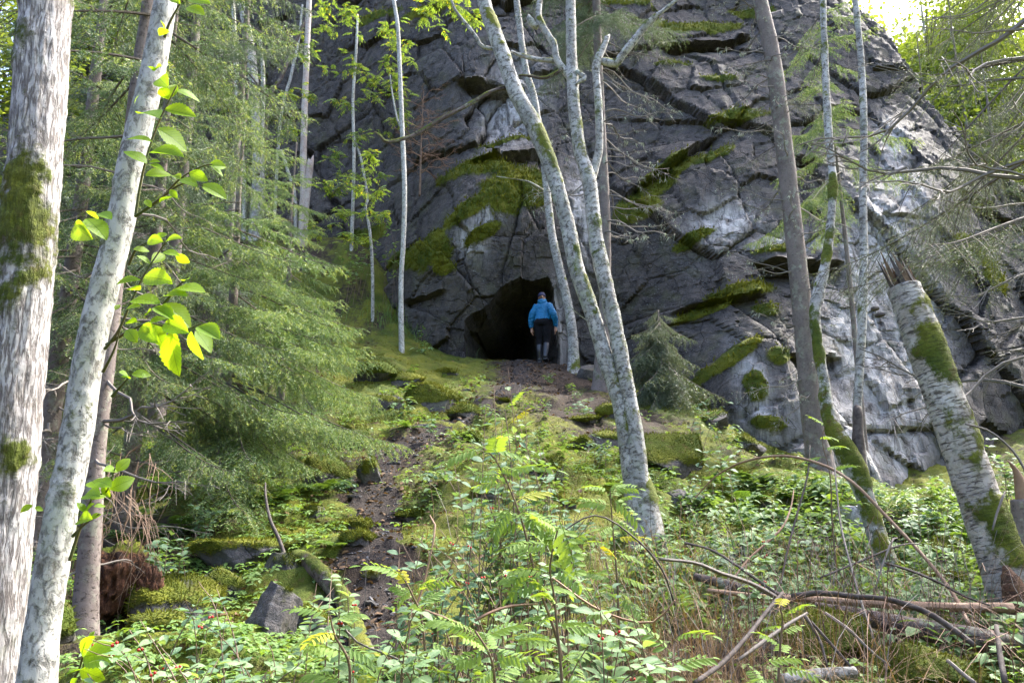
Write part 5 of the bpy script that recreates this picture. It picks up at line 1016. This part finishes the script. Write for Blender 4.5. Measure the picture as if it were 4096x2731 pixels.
ST = [([(2640, 2235, 14), (2780, 2250, 16), (2880, 2290, 18), (3000, 2330, 18), (3100, 2385, 20)], (4.6, 4.9), 'curved pale barked branch left of the orange pole'),
      ([(3170, 2385, 26), (3280, 2370, 22), (3420, 2385, 22), (3550, 2395, 22), (3700, 2445, 24), (3820, 2520, 24), (3900, 2580, 20)], (5.0, 4.3), 'long dark branch arching over the thick log'),
      ([(2780, 2731, 22), (2900, 2640, 20), (3000, 2530, 18), (3070, 2440, 16), (3130, 2370, 14)], (3.5, 4.6), 'dark stick slanting up from the bottom edge to the moss knot'),
      ([(2950, 2640, 14), (3060, 2560, 16), (3160, 2490, 14), (3230, 2450, 10)], (3.9, 4.4), 'greyish stick slanting below the moss knot'),
      ([(3220, 2460, 14), (3280, 2560, 12), (3310, 2670, 8)], (4.6, 4.3), 'short dark stick standing against the yellow moss'),
      ([(3240, 2480, 10), (3320, 2570, 12), (3400, 2660, 10)], (4.6, 4.2), 'dark stick slanting down over the yellow moss'),
      ([(3300, 2450, 12), (3400, 2520, 12), (3480, 2600, 10), (3560, 2660, 6)], (4.5, 4.2), 'thin stick resting under the thick log'),
      ([(2920, 2330, 8), (3000, 2230, 10), (3120, 2120, 9), (3160, 2040, 8), (3175, 1960, 5)], (5.6, 6.2), 'reddish thin stem curving up before the slope'),
      ([(3120, 2350, 8), (3150, 2200, 9), (3190, 2050, 9), (3230, 1900, 7), (3240, 1780, 4)], (6.4, 7.2), 'dark thin dead stem standing on the slope'),
      ([(3540, 2680, 8), (3450, 2420, 9), (3400, 2250, 9), (3360, 2080, 8), (3340, 1880, 6), (3330, 1800, 3)], (4.6, 6.4), 'long thin dead stem before the crooked birch'),
      ([(3280, 2310, 8), (3450, 2240, 9), (3600, 2180, 8), (3680, 2175, 5)], (5.6, 5.8), 'dark twig arched before the crooked birch foot'),
      ([(3540, 2250, 10), (3640, 2280, 12), (3760, 2330, 12), (3850, 2380, 10), (3960, 2420, 8)], (5.2, 5.0), 'dark branch lying before the smooth moss dome'),
      ([(2740, 2170, 10), (2850, 2200, 10), (2960, 2270, 12), (3060, 2340, 12), (3150, 2400, 10)], (5.4, 5.0), 'thin dark branch crossing the low shrub'),
      ([(3500, 2360, 6), (3530, 2260, 8), (3570, 2160, 9), (3590, 2150, 4)], (5.0, 5.2), 'pale forked twig before the crooked birch'),
      ([(4020, 2731, 24), (4000, 2620, 22), (3985, 2500, 18)], (4.0, 4.3), 'dark stub stick at the right bottom edge'),
      ([(3790, 2640, 16), (3860, 2700, 18), (3900, 2731, 18)], (4.0, 3.8), 'broken stick on the mossy mound'),
      ([(3970, 2120, 8), (3985, 2060, 9), (4010, 1990, 10), (4020, 1965, 6)], (5.5, 5.6), 'pale twig leaning on the broken snag'),
      ([(3860, 1695, 8), (3950, 1720, 9), (4040, 1790, 10), (4100, 1880, 10), (4140, 1990, 8)], (5.6, 5.4), 'pale thin bent branch right of the snag'),
      ([(1590, 2640, 8), (1640, 2480, 10), (1690, 2350, 9), (1740, 2120, 8), (1720, 2060, 5)], (3.5, 3.7), 'bare brown twig in the lower centre'),
      ([(1900, 2480, 12), (1980, 2440, 12), (2060, 2420, 11), (2150, 2415, 8)], (2.9, 3.0), 'bare brown branch arching in the lower centre'),
      ([(1700, 2440, 10), (1850, 2500, 10), (1960, 2580, 9), (2100, 2600, 6)], (3.2, 3.0), 'thin reddish stem lying through the lower shrubs'),
      ([(1330, 2430, 6), (1420, 2560, 8), (1560, 2620, 8), (1680, 2680, 6)], (3.4, 3.1), 'thin bare twig right of the mossy log'),
      ([(2210, 2310, 8), (2400, 2440, 9), (2600, 2490, 9), (2700, 2400, 6)], (3.6, 3.4), 'bare reddish twig under the birch foot'),
      ([(2200, 2160, 6), (2380, 2060, 7), (2550, 2160, 8), (2650, 2280, 8), (2700, 2420, 6)], (4.2, 4.4), 'dark twig looping before the birch foot')]
for k, (pts, Y, lb) in enumerate(ST):
    q, r = pxpath(pts, *Y); b = q[0].copy(); o = put('fallen_branch', limb_mesh('fallen_branch', q, r, ['twig_grey', 'dark_branch', 'red_stick'][2 if 'red' in lb or 'brown' in lb else 1 if 'dark' in lb else 0], b, nseg=6, step=.06, rough=.2, seed=400 + k), loc=b); tag(o, lb, 'branch', 'dead branches lying on the slope')
# rotten stump
b5 = hit(455, 2440); S5 = thing('rotten_stump', 'crumbling dark red rotten stump right of the slim spruce trunk', 'stump', b5); dd = b5[1] * CP
def rot(name, c, s, seed, jag):
    V, F_ = ICO[5]; W3 = V * s + c; d = .30 * fbm(V, 1.6, 4, seed) + .22 * fbm(V * [1, 1, .35], 5, 4, seed + 1, ridge=True) + jag * np.where(V[:, 2] > .3, fbm(V * [1, 1, .15], 7, 2, seed + 2), 0)
    V = V * (1 + d)[:, None]; m = np.clip(1.3 * V[:, 2] - .55 + .5 * fbm(V, 3, 3, seed + 3), 0, 1) * (jag < .3); return put(name, mesh_np(name, V * s + c - b5, F_, ['rotten_wood'], {'moss': m}), S5)
rot('trunk', b5 + [0, .05, .16], np.array([.19, .30, .24]), 5, .1); rot('heartwood', b5 + [.27, -.1, .05], np.array([.09, .08, .17]), 9, .5)['label'] = 'crumbling orange heartwood'
r = np.random.default_rng(5); bag = Bag()
for k in range(60):
    a = b5 + np.array([r.uniform(-.15, .25), r.uniform(-.2, .1), r.uniform(.1, 1.1)]); c = crom(np.array([a, a + r.normal(size=3) * .08 + [0, 0, -.2], a + r.normal(size=3) * .12 + [0, -.05, -.5]]), 7); V, F, *_ = tube(c - b5, np.linspace(.004, .001, 7), 3); bag.add(V, F)
put('hanging_roots', bag.mesh('hanging_roots', ['brown_stem']), S5)['kind'] = 'stuff'

# ------------------------------------------------------------------ person at the cave mouth
def ell(c, rad, n=16, m=12):
    a = np.linspace(0, 2 * np.pi, n, endpoint=False); b = np.linspace(.05, np.pi - .05, m); A_, B_ = np.meshgrid(a, b)
    V = np.stack([np.cos(A_) * np.sin(B_), np.sin(A_) * np.sin(B_), np.cos(B_)], -1).reshape(-1, 3) * rad + c; i = (np.arange(m - 1)[:, None] * n + np.arange(n)[None]).ravel(); j = (np.arange(m - 1)[:, None] * n + (np.arange(n)[None] + 1) % n).ravel()
    F = np.stack([i, i + n, j + n, j], 1); F = np.vstack([tri(F), [[0, k, k + 1] for k in range(1, n - 1)], [[(m - 1) * n, (m - 1) * n + k + 1, (m - 1) * n + k] for k in range(1, n - 1)]]); return V, F
def loft(sec, n=20):
    """stacked ellipses (x, y, z, rx, ry), closed"""
    s = crom(np.array(sec, float), 26); a = np.linspace(0, 2 * np.pi, n, endpoint=False); V = np.stack([s[:, 0:1] + s[:, 3:4] * np.cos(a), s[:, 1:2] + s[:, 4:5] * np.sin(a), np.repeat(s[:, 2:3], n, 1)], -1).reshape(-1, 3); m = len(s)
    i = (np.arange(m - 1)[:, None] * n + np.arange(n)[None]).ravel(); j = (np.arange(m - 1)[:, None] * n + (np.arange(n)[None] + 1) % n).ravel(); F = tri(np.stack([i, j, j + n, i + n], 1))
    return V, np.vstack([F, [[0, k + 1, k] for k in range(1, n - 1)], [[(m - 1) * n, (m - 1) * n + k, (m - 1) * n + k + 1] for k in range(1, n - 1)]])
def limbT(pts, rad, n=14):
    c = crom(np.column_stack([np.array(pts, float), rad]), 22); V, F, *_ = tube(c[:, :3], c[:, 3], n); k = len(V); V = np.vstack([V, c[0, :3], c[-1, :3]]); l = 21 * (n + 1)
    F = np.vstack([tri(F), [[k, j + 1, j] for j in range(n)], [[k + 1, l + j, l + j + 1] for j in range(n)]]); return V, F
def fuse(name, shapes, mat, parent, voxel=.012, smooth=6, wr=0.):
    b = Bag()
    for V, F in shapes: b.add(V, F)
    V, F, _ = b.arr(); o = bpy.data.objects.new('tmp', mesh_np('tmp', V, F)); COL.objects.link(o)
    m = o.modifiers.new('r', 'REMESH'); m.mode = 'VOXEL'; m.voxel_size = voxel; s = o.modifiers.new('s', 'SMOOTH'); s.iterations = smooth; s.factor = .5
    dg = bpy.context.evaluated_depsgraph_get(); me = bpy.data.meshes.new_from_object(o.evaluated_get(dg)); bpy.data.objects.remove(o); me.name = name
    if wr:
        n = len(me.vertices); co = np.empty(n * 3, np.float32); nn = np.empty(n * 3, np.float32); me.vertices.foreach_get('co', co); me.vertices.foreach_get('normal', nn); co = co.reshape(-1, 3).astype(float); nn = nn.reshape(-1, 3)
        d = wr * fbm(co * np.array([1, 1, 1.9]) + .3 * fbm(co, 6, 2, 3)[:, None], 11, 2, 5, ridge=True); me.vertices.foreach_set('co', (co + nn * d[:, None]).astype(np.float32).ravel()); me.update()
    me.polygons.foreach_set('use_smooth', np.ones(len(me.polygons), bool)); me.materials.clear(); me.materials.append(M[mat]); return put(name, me, parent)
simple('skin', (.42, .23, .16), (.48, .27, .19), .5, 10, bump=.05); simple('jacket_blue', (.003, .11, .25), (.005, .15, .33), .55, 6, .35, .25, 30); simple('trousers_black', (.006, .006, .008), (.010, .010, .013), .9, 30, .15)
simple('boot_rubber', (.012, .014, .020), (.022, .025, .034), .3, 8, .5, .05); simple('cap_navy', (.012, .016, .055), (.016, .022, .07), .7); simple('hair_brown', (.09, .04, .02), (.17, .08, .04), .45, 40, .4, .5, 120); simple('boot_sole', (.008, .008, .008), rough=.7)
bp = hit(2172, 1452); PE = thing('person', 'person in blue hooded jacket, black trousers and tall rubber boots walking into the cave', 'person', bp)
PE.rotation_euler = (0, 0, math.radians(-14))
LN = .10                                                                 # forward lean per metre of height above the hips
def ln(z): return max(z - .9, 0) * LN
hand = []
for s in (-1, 1):
    w = np.array([s * .268, .10, .80]); hand.append(limbT([w + [0, 0, .06], w + [0, .01, .0], w + [-s * .004, .02, -.06], w + [-s * .006, .025, -.085]], [.024, .03, .036, .026]))
    for f, (off, l) in enumerate(((-.024, .062), (-.008, .070), (.008, .066), (.022, .052))):
        a = w + [-s * .006, .022 + off, -.08]; hand.append(limbT([a, a + [-s * .006, .006, -l * .5], a + [-s * .018, .012, -l]], [.0095, .009, .0075], 8))
    a = w + [-s * .004, .045, -.02]; hand.append(limbT([a, a + [-s * .012, .022, -.03], a + [-s * .018, .026, -.058]], [.0115, .0105, .008], 8))
HD = np.array([-.035, ln(1.52) + .05, 1.51])
body = [ell(HD, (.073, .092, .108)), ell(HD + [-.012, .088, -.045], (.05, .03, .05)), limbT([HD + [-.01, .095, .01], HD + [-.012, .118, -.022], HD + [-.012, .108, -.035]], [.010, .014, .010], 8), ell(HD + [.072, 0, -.01], (.012, .022, .03)), ell(HD + [-.074, 0, -.01], (.012, .022, .03)), limbT([(0, ln(1.3), 1.28), (0, ln(1.36) + .01, 1.36), HD - [0, .01, .05]], [.07, .052, .052]),
        loft([(0, 0, .88, .11, .075), (0, ln(1.05), 1.05, .10, .07), (0, ln(1.2), 1.2, .15, .095), (0, ln(1.33), 1.33, .16, .08), (0, ln(1.38), 1.38, .08, .06)])] + hand
LEG = {-1: [(-.088, 0, .93), (-.085, .05, .50), (-.082, .03, .28), (-.080, .06, .06)], 1: [(.088, 0, .93), (.085, .03, .50), (.080, -.06, .30), (.078, -.10, .10)]}
ARM = {s: [(s * .125, ln(1.31), 1.315), (s * .240, ln(1.1) - .03 - .05 * s, 1.10), (s * .278, .06 - .02 * s, .94), (s * .272, .10, .83)] for s in (-1, 1)}
for s in (-1, 1): body += [limbT(LEG[s], [.085, .058, .05, .036]), limbT(ARM[s], [.05, .04, .034, .024])]
fuse('body', body, 'skin', PE, .0075, 2)
jk = [loft([(0, .0, .965, .178, .140), (0, .005, 1.00, .172, .13), (0, ln(1.1), 1.08, .155, .122), (0, ln(1.2), 1.2, .160, .118), (0, ln(1.3), 1.30, .155, .108), (0, ln(1.38), 1.375, .105, .085), (-.01, ln(1.42) + .01, 1.42, .075, .075)]), ell(np.array([-.01, ln(1.4) - .055, 1.405]), (.10, .06, .042)), ell(np.array([-.01, ln(1.4) - .07, 1.375]), (.085, .045, .045))]
for s in (-1, 1): jk.append(limbT(ARM[s], [.078, .074, .060, .045]))
fuse('jacket', jk, 'jacket_blue', PE, .009, 4, .013)['label'] = 'teal blue rain jacket with hood'
tr = [loft([(0, 0, .84, .165, .13), (0, -.015, .91, .182, .142), (0, .0, 1.03, .145, .108), (0, .01, 1.12, .13, .095)], 20), ell(np.array([-.075, -.055, .91]), (.095, .085, .10)), ell(np.array([.075, -.055, .91]), (.095, .085, .10))]
for s in (-1, 1): tr.append(limbT([LEG[s][0], [(LEG[s][0][k] + LEG[s][1][k]) / 2 for k in range(3)], LEG[s][1], LEG[s][2]], [.115, .098, .070, .055]))
fuse('trousers', tr, 'trousers_black', PE, .010, 4, .005)
for s in (-1, 1):
    k, f = LEG[s][2], LEG[s][3]; tp = np.array([k[0], k[1] + .02, .44]); tp = np.array(LEG[s][1]) * .62 + np.array(k) * .38; ft = np.array(f)
    heel = 0 if s < 0 else .045; toe = np.array([0, .15, -.045 if s < 0 else -.075])
    bo = [limbT([tp, np.array(k), ft + [0, -.01, .06], ft + [0, -.02, .0]], [.068, .066, .055, .052]), limbT([ft + [0, -.045, -.02], ft + [0, .04, -.02], ft + toe * .8, ft + toe], [.045, .05, .046, .034])]
    o = fuse('boot', bo, 'boot_rubber', PE, .009, 3)
    V, F = limbT([ft + [0, -.075, -.052], ft + [0, .03, -.056], ft + toe + [0, .02, -.02]], [.044, .046, .040]); V = V * [1, 1, .35] + [0, 0, .65 * (ft[2] - .052)]; put('sole', mesh_np('sole', V, F, ['boot_sole']), o)
V, F = ell(HD + [0, .0, .028], (.092, .112, .10)); V[:, 2] = np.maximum(V[:, 2], HD[2] + .022); V2, F2 = ell(HD + [-.012, .135, .026], (.062, .075, .010)); bag = Bag(); bag.add(V, F); bag.add(V2, F2); put('cap', bag.mesh('cap', ['cap_navy']), PE)
hb = [ell(HD + [0, -.022, -.015], (.076, .082, .085)), limbT([HD + [.015, -.095, .02], HD + [.035, -.125, -.03], HD + [.075, -.115, -.12], HD + [.115, -.10, -.20]], [.022, .030, .022, .006])]
fuse('hair', hb, 'hair_brown', PE, .008, 2)['label'] = 'brown ponytail under the cap'

# ------------------------------------------------------------------ small stuff on the ground
def scatter(n, x0, x1, y0, y1, seed, maskf=None):
    r = np.random.default_rng(seed); y = y0 * (y1 / y0) ** r.random(n); x = x0 + (x1 - x0) * r.random(n); f = y / y1; x = x * (.45 + .55 * f) if x0 < 0 < x1 else x
    k = r.random(n) < (maskf(x, y) if maskf else 1); x = x[k]; y = y[k]
    a, b = proj(np.stack([x, y, G0(x, y)], 1)); k = (a > -500) & (a < 4600) & (b < 3200); return x[k], y[k], G(x[k], y[k]), r
def stuff(name, V, F, mat, label=None, smooth=False): tag(put(name, mesh_np(name, V, F, [mat], smooth=smooth)), label, None, None, 'stuff')
x, y, z, r = scatter(190000, -8.5, 10, 4.0, 19, 31, lambda x, y: np.clip(ground_moss(x, y) * 1.6 - .45, 0, 1)); n = len(x)
TV = np.array([(-.16, 0, 0), (.16, 0, 0), (.1, .1, 1.0), (0, -.16, 0), (0, .16, 0), (-.25, 0, .8)]); TF = np.array([[0, 1, 2], [3, 4, 5]])
gmz = ground_moss(x, y) * .035; a = r.random(n) * 6.283; R = basis(np.stack([np.cos(a), np.sin(a), 0 * a], 1), r.normal(size=(n, 3)) * .45 + [0, 0, 1])
mv, mf = inst(TV, TF, R, np.stack([x, y, z + gmz - .004], 1), (.016 + .005 * y / 5) * r.uniform(.6, 1.5, n)); k = len(CLIFF_MOSS)
R = basis(r.normal(size=(k, 3)) * [1, .3, .3], r.normal(size=(k, 3)) * .5 + [0, -.8, .9]); cv, cf = inst(TV, TF, R, CLIFF_MOSS + r.normal(size=(k, 3)) * .03, (.075) * r.uniform(.5, 1.5, k))
BM = np.concatenate(BMOSS); k = len(BM); R = basis(np.cross(BM[:, 3:], r.normal(size=(k, 3))), BM[:, 3:] + r.normal(size=(k, 3)) * .5); bv, bf = inst(TV, TF, R, BM[:, :3], (.014 + .0022 * BM[:, 1]) * r.uniform(.5, 1.5, k))
stuff('moss', np.vstack([mv, cv, bv]), np.vstack([mf, cf + len(mv), bf + len(mv) + len(cv)]), 'moss_shoots')
# wood sorrel and small herbs
h3 = Bag(); lv, lf = leaf_tpl(3, .42, .25, .15, 0, .62)
for k in range(3):
    an = k * 2.094; h3.add(lv * .5 @ basis(np.array([math.cos(an), math.sin(an), -.1])).T + [0, 0, 1.0], lf)
h3.add(np.array([(-.02, 0, 0), (.02, 0, 0), (0, 0, 1.0)]), np.array([[0, 1, 2]])); TV, TF, _ = h3.arr()
def sor(x, y):
    p = np.stack([x, y, 0 * x], 1); return np.clip(.30 + 1.1 * fbm(p, .8, 3, 311) + .10 * sstep(0, -2, x), 0, 1) * sstep(.25, .5, path_dist(x, y)) * sstep(15, 9.5, y)
x, y, z, r = scatter(60000, -7, 10, 4.0, 17.5, 32, sor); n = len(x); a = r.random(n) * 6.283; R = basis(np.stack([np.cos(a), np.sin(a), 0 * a], 1), r.normal(size=(n, 3)) * .28 + [0, -.1, 1])
stuff('ground_cover', *inst(TV, TF, R, np.stack([x, y, z + .02], 1), r.uniform(.035, .085, n) * (1 + y / 25)), 'sorrel_leaf')
# leafy sprigs of the undergrowth
sp = Bag(); lv, lf = leaf_tpl(4, .33, .25, .2); rr = np.random.default_rng(77)
sp.add(np.array([(-.012, 0, 0), (.012, 0, 0), (.03, 0, 1.0)]), np.array([[0, 1, 2]]))
for k in range(13):
    an = k * 2.4; zf = .35 + .65 * k / 12; sp.add(lv * .36 * rr.uniform(.8, 1.2) @ basis(np.array([math.cos(an), math.sin(an), rr.uniform(-.3, .3)])).T + [.03 * zf + .08 * math.cos(an), .08 * math.sin(an), zf], lf)
TV, TF, _ = sp.arr()
def und(x, y):
    p = np.stack([x, y, 0 * x], 1); right = sstep(.6, 2.2, x - .1 * y + .6); return np.clip(.10 - .45 * sstep(-.6, -1.4, x) * sstep(9, 7.5, y) + .8 * fbm(p, .6, 3, 321) + .8 * right * sstep(12.5, 9, y) * sstep(5.6, 6.6, y), 0, 1) * sstep(.35, .7, path_dist(x, y)) * sstep(16.5, 11, y)
x, y, z, r = scatter(7500, -7, 10, 3.6, 16.5, 33, und); n = len(x); R = basis(r.normal(size=(n, 3)) * [1, 1, .1], r.normal(size=(n, 3)) * .22 + [0, -.05, 1])
stuff('undergrowth', *inst(TV, TF, R, np.stack([x, y, z], 1), r.uniform(.12, .32, n)), 'herb_leaf')
# litter, chips of slate, dry stalks
TV, TF = leaf_tpl(4, .3, .3, .3); x, y, z, r = scatter(16000, -7, 8, 4.2, 18, 34, lambda x, y: .25 + .75 * (path_dist(x, y) < 1.0)); n = len(x); R = basis(r.normal(size=(n, 3)) * [1, 1, .25], r.normal(size=(n, 3)) * .5 + [0, 0, 1])
stuff('leaf_litter', *inst(TV, TF, R, np.stack([x, y, z + .035], 1), r.uniform(.025, .06, n) * (1 + y / 25)), 'litter')
V0, F0 = ICO[1]; V0 = V0[:]; i = np.random.default_rng(9).integers(10, len(PATHW) * 10 - 10, 1700); r = np.random.default_rng(10); c = crom(PATHW, len(PATHW) * 10)[i]; xx = c[:, 0] + r.normal(size=len(i)) * .32; yy = c[:, 1] + r.normal(size=len(i)) * .25; zz = G(xx, yy) + .03
keep = yy > 4.2; xx, yy, zz = xx[keep], yy[keep], zz[keep]; n = len(xx); A3 = r.normal(size=(n, 3)); R = basis(A3 * [1, 1, .2], r.normal(size=(n, 3)) * .35 + [0, 0, 1]); S3 = np.stack([r.uniform(.6, 1.4, n), r.uniform(.5, 1.0, n), r.uniform(.18, .4, n)], 1); R = R * S3[:, None, :]
stuff('gravel', *inst(V0, F0, R, np.stack([xx, yy, zz], 1), .009 + .022 * r.random(n) ** 4 + .003 * yy / 5), 'slate_chip')
def stalks(name, n, cx, cy, sx, sy, h, w, mat, seed, bend=.7):
    r = np.random.default_rng(seed); x = cx + r.normal(size=n) * sx; y = cy + r.normal(size=n) * sy; keep = y > 2.6; x = x[keep]; y = y[keep]; n = len(x); z = G(x, y); m = 6; u = np.linspace(0, 1, m); az = r.random(n) * 6.283; L = h * r.uniform(.4, 1.3, n); bd = bend * r.uniform(.3, 1.6, n)
    d = np.stack([np.cos(az), np.sin(az)], 1); hx = (np.sin(u[None] * bd[:, None] * 1.6) / (bd[:, None] + .1)) * L[:, None]; C = np.zeros((n, m, 3)); C[..., 0] = x[:, None] + d[:, :1] * (L * bd * .75)[:, None] * u ** 1.5; C[..., 1] = y[:, None] + d[:, 1:] * (L * bd * .75)[:, None] * u ** 1.5; C[..., 2] = z[:, None] + hx * .9
    C += r.normal(size=C.shape) * .008; side = np.stack([-np.sin(az), np.cos(az), 0 * az], 1)[:, None] * (w * r.uniform(.5, 1.3, n))[:, None, None] * np.linspace(1, .4, m)[None, :, None]; up = np.array([0, 0, 1.0]) * 0
    V = np.stack([C - side / 2, C + side / 2], 2).reshape(n, m * 2, 3); i = np.arange(m - 1) * 2; F1_ = np.stack([i, i + 1, i + 3, i + 2], 1); F = (F1_[None] + (np.arange(n) * m * 2)[:, None, None]).reshape(-1, 4); stuff(name, V.reshape(-1, 3), F, mat)
stalks('dry_grass', 1500, 1.0, 4.3, .5, .7, .36, .004, 'dry_stalk', 41, .9)
stalks('dry_twigs', 500, 2.0, 5.8, 1.2, .9, .6, .006, 'twig_grey', 42, .8)
stalks('dry_twigs', 500, 1.2, 6.4, .8, .9, .5, .006, 'dry_stalk', 43, .8)
stalks('dry_twigs', 420, 2.3, 4.9, .7, .5, .75, .005, 'dead_twig', 45, 1.3)
stalks('grass', 260, *P(1620, 1000, 18)[:2], .5, .3, .35, .012, 'fern_leaf', 44, .9)
